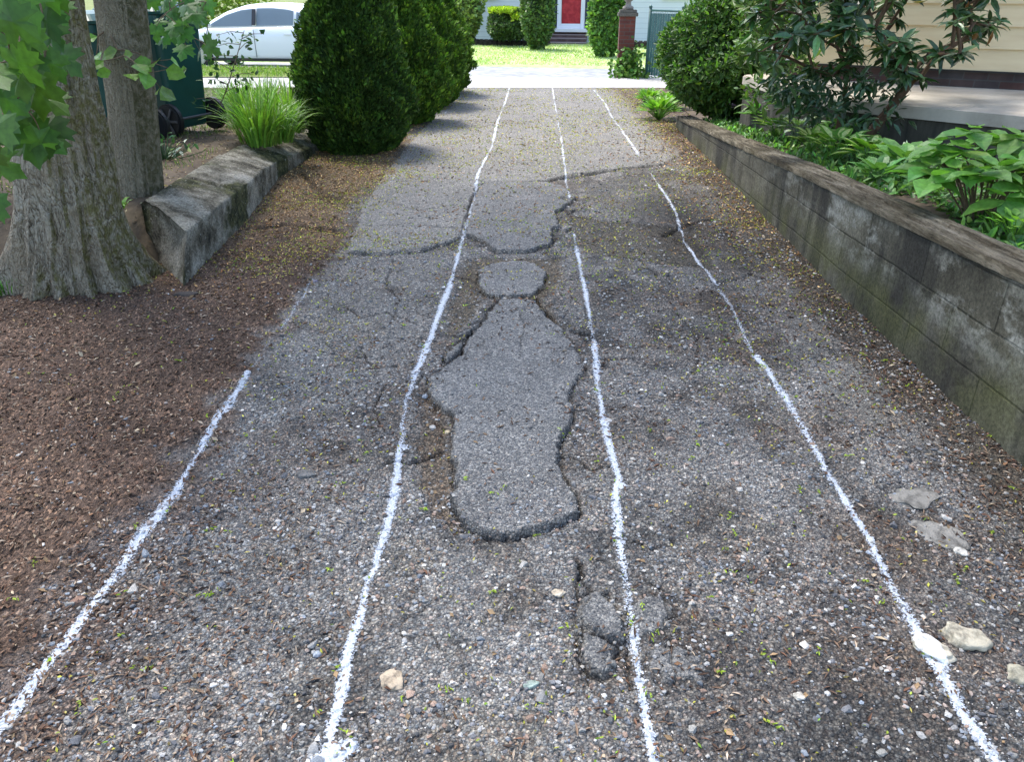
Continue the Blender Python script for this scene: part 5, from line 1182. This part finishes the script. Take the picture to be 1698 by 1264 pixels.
# hedge, the sunlight on its top put into the colour as lime leaves
x, y, _ = gp(843, 62, .25); hdg = empty('clipped_hedge', (x, y + .5, .2)); tag(hdg, 'low boxy dark green hedge with a sunlit top painted lime, across the street', 'hedge')
dep = y * CP + .6; wm = 66 / F * dep / 2; Hh_ = 46 / F * dep
link('foliage', bushmesh(wm, .8, Hh_ * .93, 8000, 1010, (.05, .095, .025), .08, OVAL, .6, boxy=.8), M_LEAF, hdg)
acc = Acc(); n = 6000; a = rng.random(n) * 6.28; q = np.sqrt(rng.random(n)); P = np.stack([q * np.cos(a) * wm * .98, q * np.sin(a) * .85, Hh_ * (.86 + .14 * rng.random(n)) - .22 * q ** 4 * (np.cos(a) > .2)], -1)
leaves(acc, P, rv(n) + np.array([0, 0, .6]), rv(n), .09, .05, OVAL, cvar((.40, .52, .04), n, .2, .06)); link('sunlit_top', acc.mesh('sunlit_top'), M_LEAF, hdg)
# dark bed edging under the shrubs
acc = Acc(); x = rng.uniform(-4, 5.5, 2600); y = 27.9 + K * x + 1.1 * rng.random(2600)
far_bed = []
bm = bmesh.new()
for i in range(60):
    xx = -4 + i * .16
    if 1.2 < xx < 2.9: continue
    bx(bm, xx, 28.15 + K * xx, float(LZ(np.array([xx]), np.array([28.1]))[0]) + .03, .17, .9, .22, math.atan(K), .03)
tag(link('shrub_bed', bmmesh('shrub_bed', bm), simple('dark_mulch', (.02, .017, .013), (.05, .04, .03), 4)), kind='structure')
# distant greenery left of the house (behind the car)
tr_ = empty('garden_tree', (-11.5, 31, 0)); tag(tr_, 'yellow-green leafy tree far behind the white car', 'tree')
V, Q = tube_np([(-11.5, 31, -.2), (-11.5, 31, 1.5), (-11.3, 31, 3.2)], [.22, .18, .12], 12); adopt(link('trunk', npmesh('trunk', V, [Q], None, True), M_BARK), tr_)
acc = Acc(); n = 16000; cl = np.array([-11.5, 31, 2.6]) + rv(500) * np.array([3.6, 2, 2.4]) * rng.random((500, 1)) ** .35; P = np.repeat(cl, 32, 0) + rng.normal(0, .25, (n, 3))
leaves(acc, P, rv(n), rv(n) * .5 + np.array([0, 0, 1]), .16, .10, OVAL, cvar((.24, .32, .06), n)); adopt(link('crown', acc.mesh('crown'), M_LEAF), tr_)

# ------------------------------------------------------------------ brick pillar, ivy, green fence
x, y, _ = gp(1031, 125, 0); pl_ = empty('brick_pillar', (x + .02, y - .2, 0), R(-4)); tag(pl_, 'square red brick gate pillar with a weathered stone urn on top', 'pillar')
dep = (y - .2) * CP + .6; pw = 25 / F * dep; print('pillar', x, y, pw)
ph_ = 1.20
hp('shaft', [(0, 0, ph_ / 2 - .05, pw, pw, ph_)], M_BRICK, pl_)
hp('cap', [(0, 0, ph_ - .02, pw + .08, pw + .08, .07), (0, 0, ph_ + .04, pw + .03, pw + .03, .05)], M_CONC2, pl_, .008)
bm = bmesh.new(); ur = [(0, .11), (.05, .11), (.08, .06), (.14, .05), (.2, .12), (.32, .17), (.42, .16), (.46, .19), (.48, .19)]
rg = [[(r_ * math.cos(a), r_ * math.sin(a), ph_ + .065 + h_) for a in np.linspace(0, 2 * math.pi, 20, endpoint=False)] for h_, r_ in ur]
link('urn', bmmesh('urn', loft(rg), True), simple('mossy_stone', (.16, .14, .12), (.34, .31, .27), 9), pl_)
acc = Acc(); n = 700; P = np.stack([rng.normal(x + .1, .22, n), rng.normal(y - .45, .12, n), np.abs(rng.normal(0, .22, n))], -1); k = rng.random(n) < .45
P[k] = np.stack([x + rng.uniform(-.02, .26, k.sum()), y - .42 + rng.normal(0, .03, k.sum()), rng.random(k.sum()) ** 1.6 * .55], -1)
leaves(acc, P, rv(n), rv(n) * .5 + np.array([0, -.7, .6]), .09, .07, OVAL, cvar((.09, .19, .03), n, .35)); tag(link('ivy', acc.mesh('ivy'), M_LEAF), 'green ivy climbing the foot of the brick pillar', 'ivy')
# fence with slats behind the bush
M_TEAL = mat('teal_slat', rough=.5); N = NB(M_TEAL); N.col(N.ramp(N.noise(4, 4, N.co((8, 8, 1))), [(.35, (.012, .062, .062)), (.65, (.035, .125, .12))]))
fe = empty('slatted_fence', (0, 0, 0)); tag(fe, 'green chain-link fence with teal slats between the brick pillar and the round bush', 'fence')
fA = np.array(gp(1048, 138, 0)[:2]); fA = np.array([x + .42, y - .55]); fB = fA + np.array([1.0, -1.5])
dv = fB - fA; Lf = np.linalg.norm(dv); dv /= Lf; ang = math.atan2(dv[1], dv[0]); fh = 1.22
bm = bmesh.new(); m_n = 26
for i in range(m_n):
    p = fA + dv * (i + .5) * Lf / m_n; bx(bm, p[0], p[1], fh / 2 + .03, Lf / m_n * .78, .012, fh - .08, ang)
link('slat_panel', bmmesh('slat_panel', bm), M_TEAL, fe)
bm = bmesh.new(); nw = np.array([-dv[1], dv[0]]) * -.014
for i in range(-16, 28):
    for sg_ in (1, -1):
        a0 = i * Lf / 14; a1 = a0 + sg_ * fh
        lo, hi_ = (0, fh)
        ts = [t for t in np.linspace(0, 1, 30) if 0 <= a0 + (a1 - a0) * t <= Lf]
        if len(ts) > 1:
            p0 = fA + dv * (a0 + (a1 - a0) * ts[0]); p1 = fA + dv * (a0 + (a1 - a0) * ts[-1]); cyl(bm, (*p0, .03 + fh * ts[0]), (*p1, .03 + fh * ts[-1]), .0022, n=4, caps=False)
link('mesh', bmmesh('mesh', bm), M_TW2 := mat('green_wire', (.03, .09, .08), .4), fe)
for p in (fA, (fA + fB) / 2, fB):
    bm = bmesh.new(); cyl(bm, (*p, -.1), (*p, fh + .08), .028, n=14); bmesh.ops.create_uvsphere(bm, u_segments=12, v_segments=8, radius=.036, matrix=Matrix.Translation((*p, fh + .1))); link('post', bmmesh('post', bm, True), M_TW2, fe)
bm = bmesh.new(); cyl(bm, (*fA, fh + .04), (*fB, fh + .04), .02, n=12); link('top_rail', bmmesh('top_rail', bm, True), M_TW2, fe)

# ------------------------------------------------------------------ house, patio right
M_SID = mat('cream_siding', rough=.55); N = NB(M_SID); N.col(N.ramp(N.noise(2.5, 4, N.co((1, 1, 6))), [(.3, (.68, .53, .31)), (.7, (.76, .62, .38))]))
hA = np.array([3.0, 9.07]); hB = np.array([3.93, 8.47]); dvh = (hB - hA) / np.linalg.norm(hB - hA); angh = math.atan2(dvh[1], dvh[0]); nh = np.array([dvh[1], -dvh[0]])
HH = empty('cream_house', (hA[0], hA[1], .75), angh); tag(HH, 'cream clapboard house with a low brick base behind the patio at right', 'house')
LH = 7.0; z0 = .16
bm = bmesh.new(); ex = .195
for i in range(16):                    # lapped boards, each a wedge
    zb_ = z0 + i * ex; a = [(0, -.028, zb_), (0, .0, zb_), (0, .02, zb_ + ex), (0, -.008, zb_ + ex)]
    A_ = [bm.verts.new((0, p[1], p[2])) for p in a]; B_ = [bm.verts.new((LH, p[1], p[2])) for p in a]
    bm.faces.new(A_[::-1]); bm.faces.new(B_)
    for k in range(4): bm.faces.new((A_[k], A_[(k + 1) % 4], B_[(k + 1) % 4], B_[k]))
link('siding', bmmesh('siding', bm), M_SID, HH)
hp('wall', [(LH / 2, 2.05, 1.6, LH, 4.04, 3.4)], M_SID, HH)
hp('brick_base', [(LH / 2, .04, .045, LH, .1, .2)], brick_mat('dark_brick', (.10, .045, .035), (.055, .05, .05), (.075, .07, .065)), HH)
hp('sill_board', [(LH / 2, -.005, .152, LH + .02, .07, .014)], M_TRIM, HH)
hp('corner_board', [(-.012, .03, 1.75, .09, .12, 3.2)], M_WHITE, HH, .004)
bm = bmesh.new(); prof_ = [(-.5, 3.28), (4.6, 3.28), (2.05, 4.9)]
a_ = [bm.verts.new((-.4, y_, z_)) for y_, z_ in prof_]; b_ = [bm.verts.new((LH + .4, y_, z_)) for y_, z_ in prof_]; bm.faces.new(a_); bm.faces.new(b_[::-1])
for i in range(3): bm.faces.new((a_[i], a_[(i + 1) % 3], b_[(i + 1) % 3], b_[i]))
link('roof', bmmesh('roof', bm), M_ROOF, HH)
f_ = hp('window', [(4.5 - .5, -.04, 1.9, .09, .06, 1.3), (4.5 + .5, -.04, 1.9, .09, .06, 1.3), (4.5, -.04, 2.5, .9, .06, .09), (4.5, -.04, 1.3, .9, .06, .09)], M_WHITE, HH); hp('pane', [(4.5, -.035, 1.9, .92, .02, 1.12)], M_GLASS, f_)
M_PAT = mat('patio_concrete', rough=.9); N = NB(M_PAT); o = N.co()
c_ = N.ramp(N.noise(1.8, 6, o, .65), [(.3, (.28, .245, .19)), (.5, (.45, .405, .33)), (.7, (.58, .53, .44))]); N.col(c_); N.bump(N.noise(50, 5, o), .3, .004)
pt_ = [(2.62, 9.35), (2.66, 8.6), (2.95, 7.05), (3.86, 6.13), (6.2, 4.0), (9.0, 6.2), (3.2, 9.9)]
bm = bmesh.new(); prism(bm, pt_, .655, .75); es = [e for e in bm.edges if all(v_.co.z > .7 for v_ in e.verts)]; bmesh.ops.bevel(bm, geom=es, offset=.012, segments=2, affect='EDGES')
pr_ = empty('patio', (4, 7, 0)); tag(pr_, 'raised pale concrete patio slab with a dark streaked side below the cream house', 'patio')
adopt(link('slab', bmmesh('slab', bm), M_PAT), pr_)
bm = bmesh.new(); cpt = np.mean(pt_, 0); prism(bm, [tuple(np.array(p) + (cpt - np.array(p)) / np.linalg.norm(cpt - np.array(p)) * .03) for p in pt_], .0, .655)
M_PSIDE = mat('dark_streaked_concrete', rough=.92); N = NB(M_PSIDE); o = N.co((6, 6, .8)); N.col(N.ramp(N.noise(2, 6, o, .65), [(.3, (.03, .028, .022)), (.55, (.07, .065, .05)), (.8, (.12, .11, .09))])); N.bump(N.noise(50, 5, N.co()), .4, .005)  # side much darker than the slab top, with vertical streaks
adopt(link('slab_side', bmmesh('slab_side', bm), M_PSIDE), pr_)

# ------------------------------------------------------------------ rhododendron
rh = empty('rhododendron', (2.85, 6.25, .45)); tag(rh, 'dark glossy rhododendron with bare leaning trunks in front of the patio', 'shrub')
acc = Acc(); tv = Acc(); tips = []
base = np.array(tuple(gp(1432, 232, .48)))
def gseg(p0, p1, r0, r1, bend=.06):
    k = (p0 + p1) / 2 + rng.normal(0, bend, 3); t = np.linspace(0, 1, 7)[:, None]; pts = (1 - t) ** 2 * p0 + 2 * t * (1 - t) * k + t * t * p1
    V, Q = tube_np(pts, np.linspace(r0, r1, 7), 9, rough=.12); tv.add(V, Q)
jn = np.array(tuple(gd(1515, 128, 6.1))); gseg(base, jn, .042, .032, .02)
base2 = base + np.array([-.22, .05, 0]); j2 = np.array(tuple(gd(1405, 110, 6.2))); gseg(base2, j2, .022, .016, .05)
tg = []
rh_r = random.Random(11)
def inside(u, v):     # outline of the leaf mass in the photograph's proportions
    if u < 1250 or u > 1655: return False
    lo = np.interp(u, [1245, 1300, 1360, 1420, 1480, 1520, 1560, 1600, 1655], [90, 112, 130, 140, 120, 140, 118, 92, 35]); return v < lo
while len(tg) < 250:
    u = rh_r.uniform(1245, 1655); v = rh_r.uniform(-170, 145)
    if not inside(u, v): continue
    if 1500 < u < 1570 and -60 < v < 75 and rh_r.random() < .8: continue
    if 1620 < u and v < -10 and rh_r.random() < .5: continue
    tg.append((u, v, 6.0 + rh_r.uniform(-.55, .65)))
for (u, v, d) in tg:
    p = np.array(tuple(gd(u, v, d))); src = jn if u > 1440 or rh_r.random() < .3 else j2
    m = rh_r.randint(9, 13); ax = np.array([rng.normal(0, .35), rng.normal(-.2, .35), 1.]); ax /= np.linalg.norm(ax)
    a = np.arange(m) * 2.4 + rng.random() * 6; s_ = np.cross(ax, [1, 0, .1]); s_ /= np.linalg.norm(s_); b_ = np.cross(ax, s_)
    out = np.cos(a)[:, None] * s_ + np.sin(a)[:, None] * b_; D = out + ax * rng.normal(.05, .35, m)[:, None] - np.array([0, 0, .18])
    L = .145 * (.75 + .4 * rng.random(m)); leaves(acc, np.tile(p, (m, 1)) + rng.normal(0, .008, (m, 3)), D, np.tile(ax, (m, 1)) + rng.normal(0, .2, (m, 3)), L, L * .33, OVAL, cvar((.040, .088, .026), m, .35, .12))
for c_i in range(26):                  # a few yellowed or russet leaves
    u, v, d = rh_r.choice(tg); p = np.array(tuple(gd(u + 5, v + 8, d - .1))); leaves(acc, p[None], rv(1), rv(1), .12, .04, OVAL, np.array([[.26, .22, .04]]) if c_i % 2 else np.array([[.22, .10, .03]]))
# low inner foliage hanging under the crown towards the left
for _ in range(75):
    u = rh_r.uniform(1275, 1500); v = rh_r.uniform(120, 205); d = 6.3 + rh_r.uniform(-.5, .5); p = np.array(tuple(gd(u, v, d))); m = 8; D = rv(m) + np.array([0, 0, -.2])
    L = .11 * (.7 + .5 * rng.random(m)); leaves(acc, p + rng.normal(0, .03, (m, 3)), D, rv(m) * .4 + np.array([0, -.4, 1]), L, L * .35, OVAL, cvar((.035, .08, .03), m, .3, .1))
grow(tv, jn, [np.array(tuple(gd(*q))) for q in tg if q[0] > 1430], .020, .004); grow(tv, j2, [np.array(tuple(gd(*q))) for q in tg if q[0] <= 1430], .016, .004)
adopt(link('trunk', tv.mesh('trunk', True), simple('rhododendron_bark', (.06, .035, .022), (.16, .10, .06), 20)), rh); adopt(link('leaves', acc.mesh('leaves'), M_GLOSS), rh)
# yellow-green companion shrub between bush and rhododendron
acc = Acc(); tv = Acc()
for _ in range(95):
    u = rh_r.uniform(1225, 1350); v = rh_r.uniform(-60, 172); d = 7.4 + rh_r.uniform(-.4, .4); p = np.array(tuple(gd(u, v, d))); m = 9; D = rv(m) + np.array([0, 0, .1]); L = .12 * (.6 + .6 * rng.random(m))
    leaves(acc, p + rng.normal(0, .05, (m, 3)), D, rv(m) * .5 + np.array([0, -.3, 1]), L, L * .38, OVAL, cvar((.075, .14, .03), m, .35, .12))
    if _ % 6 == 0:
        V, Q = tube_np([tuple(gp(1290, 185, .3)), tuple(gd(1285, 120, 7.4)), tuple(p)], [.016, .011, .004], 7); tv.add(V, Q)
ms = empty('mountain_laurel', tuple(gp(1290, 185, .3))); tag(ms, 'lighter yellow-green leafy shrub between the round bush and the dark rhododendron', 'shrub')
adopt(link('stem', tv.mesh('stem', True), M_TWIG), ms); adopt(link('leaves', acc.mesh('leaves'), M_LEAF), ms)

# ------------------------------------------------------------------ bedding plants along the wall
def rosette(n, L, Wl, cc, edge=None, up=.6, spread=.04, seed=0, tplr=OVAL, hgt=.1, var=.2):
    acc = Acc(); a = np.arange(n) * 2.4 + rng.random(n) * .5; t = np.linspace(0, 1, n)
    D = np.stack([np.cos(a), np.sin(a), .15 + up * (1 - t) + rng.normal(0, .12, n)], -1); Nn = np.stack([-np.cos(a) * .4, -np.sin(a) * .4, np.ones(n)], -1)
    P = np.stack([np.cos(a) * spread * (1 + t * 1.8), np.sin(a) * spread * (1 + t * 1.8), .02 + hgt * (1 - .5 * t)], -1)
    l = L * (.7 + .5 * rng.random(n)); C = cvar(cc, n, var, .08)
    leaves(acc, P, D, Nn, l, l * Wl, tplr, C)
    if edge is not None: leaves(acc, P + np.array([0, 0, .004]) + unit(D) * l[:, None] * .05, D, Nn, l * .82, l * Wl * .5, tplr, np.tile(edge, (n, 1)))
    for i in range(n):                  # petioles
        V, Q = tube_np([(0, 0, -.03), tuple(P[i])], [.004, .003], 4); acc.add(V, Q, None, C[i] * .8)
    return acc
def GPt(u, v, z): p = gp(u, v, z); return p
host = rosette(22, .17, .5, (.15, .32, .05), (.62, .68, .28), .5).mesh('hosta')
hostg = rosette(26, .20, .55, (.10, .23, .06), None, .6).mesh('hosta')
host2 = rosette(22, .16, .45, (.20, .27, .20), (.6, .66, .58), .5).mesh('hosta')
gH = 'small hostas planted behind the retaining wall'
for (u, v, me, s, lab) in [(1385, 262, host, 1.0, 'cream-striped hosta nearest the wall edge below the rhododendron'), (1345, 247, host, .8, 'cream-striped hosta to the left of the one below the rhododendron'), (1440, 270, host, .9, 'cream-striped hosta just left of the big-leaf plant'),
                           (1285, 222, host, .85, 'cream-striped hosta farthest back along the wall'), (1322, 228, host2, 1.0, 'silvery grey-green hosta between the striped ones'), (1300, 205, host2, .9, 'silvery hosta near the small pink flowers'),
                           (1400, 235, hostg, .9, 'plain green hosta behind the striped one under the rhododendron'), (1500, 290, hostg, .9, 'plain green hosta at the left foot of the big-leaf plant'), (1260, 200, hostg, .8, 'plain green hosta near the round bush'), (1455, 300, hostg, .6, 'small plain green hosta close to the timber top')]:
    yq = gp(u, v, .5)[1]; zq = float(WT(yq)) - .03; s *= 1.12; P = gp(u, v, zq); plant('hosta', P, me, M_LEAF, lab, 'hosta', gH, random.random() * 6, s)
# big-leaf hydrangea
hy = empty('hydrangea', GPt(1625, 360, .55)); tag(hy, 'large bush with broad bright green leaves behind the wall at the right edge', 'shrub')
acc = Acc(); tv = Acc(); b0 = np.array(hy.location)
hr_ = random.Random(5)
HYL = np.array([(0, 0, 0), (.33, 0, -.06), (.68, 0, -.05), (1, 0, -.16), (.15, .34, .02), (.4, .5, .03), (.7, .33, 0), (.15, -.34, .02), (.4, -.5, .03), (.7, -.33, 0)])
HYT = (HYL, [(1, 8, 9, 2), (5, 1, 2, 6)], [(0, 7, 1), (7, 8, 1), (0, 1, 4), (4, 1, 5), (2, 9, 3), (6, 2, 3)])
for i in range(30):
    a = i * 2.4; rr0 = .07 + .34 * math.sqrt(i / 30); p = b0 + np.array([rr0 * math.cos(a), rr0 * math.sin(a), .40 - .75 * rr0 ** 1.6 + hr_.uniform(-.06, .05)])
    V, Q = tube_np([tuple(b0 + np.array([.03 * math.cos(a), .03 * math.sin(a), -.05])), tuple((b0 + p) / 2 + np.array([0, 0, .03])), tuple(p)], [.006, .005, .004], 6); tv.add(V, Q)
    for lv, (sz, tilt, m) in enumerate([(.17, -.15, 4), (.12, .25, 2)]):
        aa = a + lv * .8 + np.arange(m) * (6.283 / m) + hr_.uniform(0, 1); D = np.stack([np.cos(aa), np.sin(aa), np.full(m, tilt)], -1) + rng.normal(0, .12, (m, 3)); L = sz * (.85 + .35 * rng.random(m))
        leaves(acc, np.tile(p + np.array([0, 0, .02 * lv]), (m, 1)), D, np.tile([0, 0, 1.], (m, 1)) + rng.normal(0, .18, (m, 3)), L, L * .68, HYT, cvar((.13, .28, .05), m, .24, .10))
adopt(link('stem', tv.mesh('stem', True), M_TWIG), hy); adopt(link('leaves', acc.mesh('leaves'), M_LEAF), hy)
hy.location = hy.location
P = gp(1682, 392, .6); plant('leafy_seedling', (P[0], P[1], .60), rosette(26, .06, .7, (.22, .42, .06), None, .8, .03, hgt=.07).mesh('leafy_seedling'), M_LEAF, 'small bright lime-green leafy plant beside the timber top at the right edge', 'plant')
P = gp(1655, 378, .6); plant('leafy_seedling', (P[0], P[1], .59), rosette(18, .05, .7, (.20, .40, .06), None, .8, .03, hgt=.05).mesh('leafy_seedling'), M_LEAF, 'tiny lime-green plant just left of the brighter one by the timber top', 'plant', sc=.9)
# flowers
def flower(u, v, z, c, lab, cat='flower', hgt=.22, n=16, s=.022, nm='flower'):
    b = np.array(gp(u, v, z)); r = empty(nm, tuple(b)); tag(r, lab, cat); tv = Acc(); pets = []
    for k in range(3):
        tp = b + np.array([random.gauss(0, .04), random.gauss(0, .04), hgt * random.uniform(.8, 1.1)]); V, Q = tube_np([tuple(b), tuple(tp)], [.003, .002], 5); tv.add(V, Q, None, (.08, .18, .04))
        ac = Acc(); pets.append(ac); P = tp + rng.normal(0, .012, (n, 3)); leaves(ac, P, rv(n), rv(n), s, s * .8, OVAL, cvar(c, n, .1, .05))
    adopt(link('stem', tv.mesh('stem'), M_LEAF), r); [adopt(link('petals', q_.mesh('petals'), M_LEAF), r) for q_ in pets]
flower(1203, 198, .19, (.55, .36, .58), 'small cluster of pale lilac flowers below the round bush', hgt=.2)
flower(1488, 272, .50, (.85, .87, .85), 'white flower cluster left of the big-leaf bush', hgt=.13, s=.03)
flower(1298, 190, .28, (.75, .78, .74), 'tiny white flowers beyond the silvery hostas', hgt=.1)
# leafy clump at the wall's far end
lt = rosette(60, .16, .42, (.14, .30, .04), None, 1.3, .06, hgt=.12).mesh('leafy_clump')
for (u, v, s, lab) in [(1092, 195, 1.1, 'bright green leafy clump left of the far end of the wall'), (1075, 172, .9, 'bright green leafy clump by the foot of the green fence'), (1112, 180, 1.0, 'bright green leafy clump against the end of the wall')]:
    P = gp(u, v, .02); plant('leafy_clump', (P[0], P[1], .02), lt, M_LEAF, lab, 'plant', 'leafy clumps at the far end of the right wall', random.random() * 6, s)
# low ground cover filling the bed
acc = Acc(); n = 17000; yv = rng.uniform(2.0, 10.2, n); xv = wallx(yv) + .24 + rng.random(n) ** 1.2 * 1.3; ok = fbm(xv, yv, 2.2, 1200, 3) > .36; xv, yv = xv[ok], yv[ok]; n = len(xv)
leaves(acc, np.stack([xv, yv, rightz(xv, yv) + .035 * rng.random(n)], -1), rv(n) + np.array([0, 0, .1]), rv(n) * .4 + np.array([0, 0, 1]), .065 * (.4 + rng.random(n)), .028, OVAL, cvar((.09, .19, .05), n, .5, .15))
tag(link('ground_cover', acc.mesh('ground_cover'), M_LEAF), 'low mixed green leaves covering the soil behind the right wall', 'ground cover', kind='stuff')

for (u, v, hz, lab) in [(1250, 205, .26, 'low pale flowers at the wall edge left of the striped hostas'), (1530, 300, .52, 'small white blossoms at the foot of the big-leaf bush'), (1350, 225, .36, 'pale blossoms between the silvery and the striped hostas')]:
    flower(u, v, hz, (.75, .78, .68), lab, hgt=.10, n=10, s=.02)
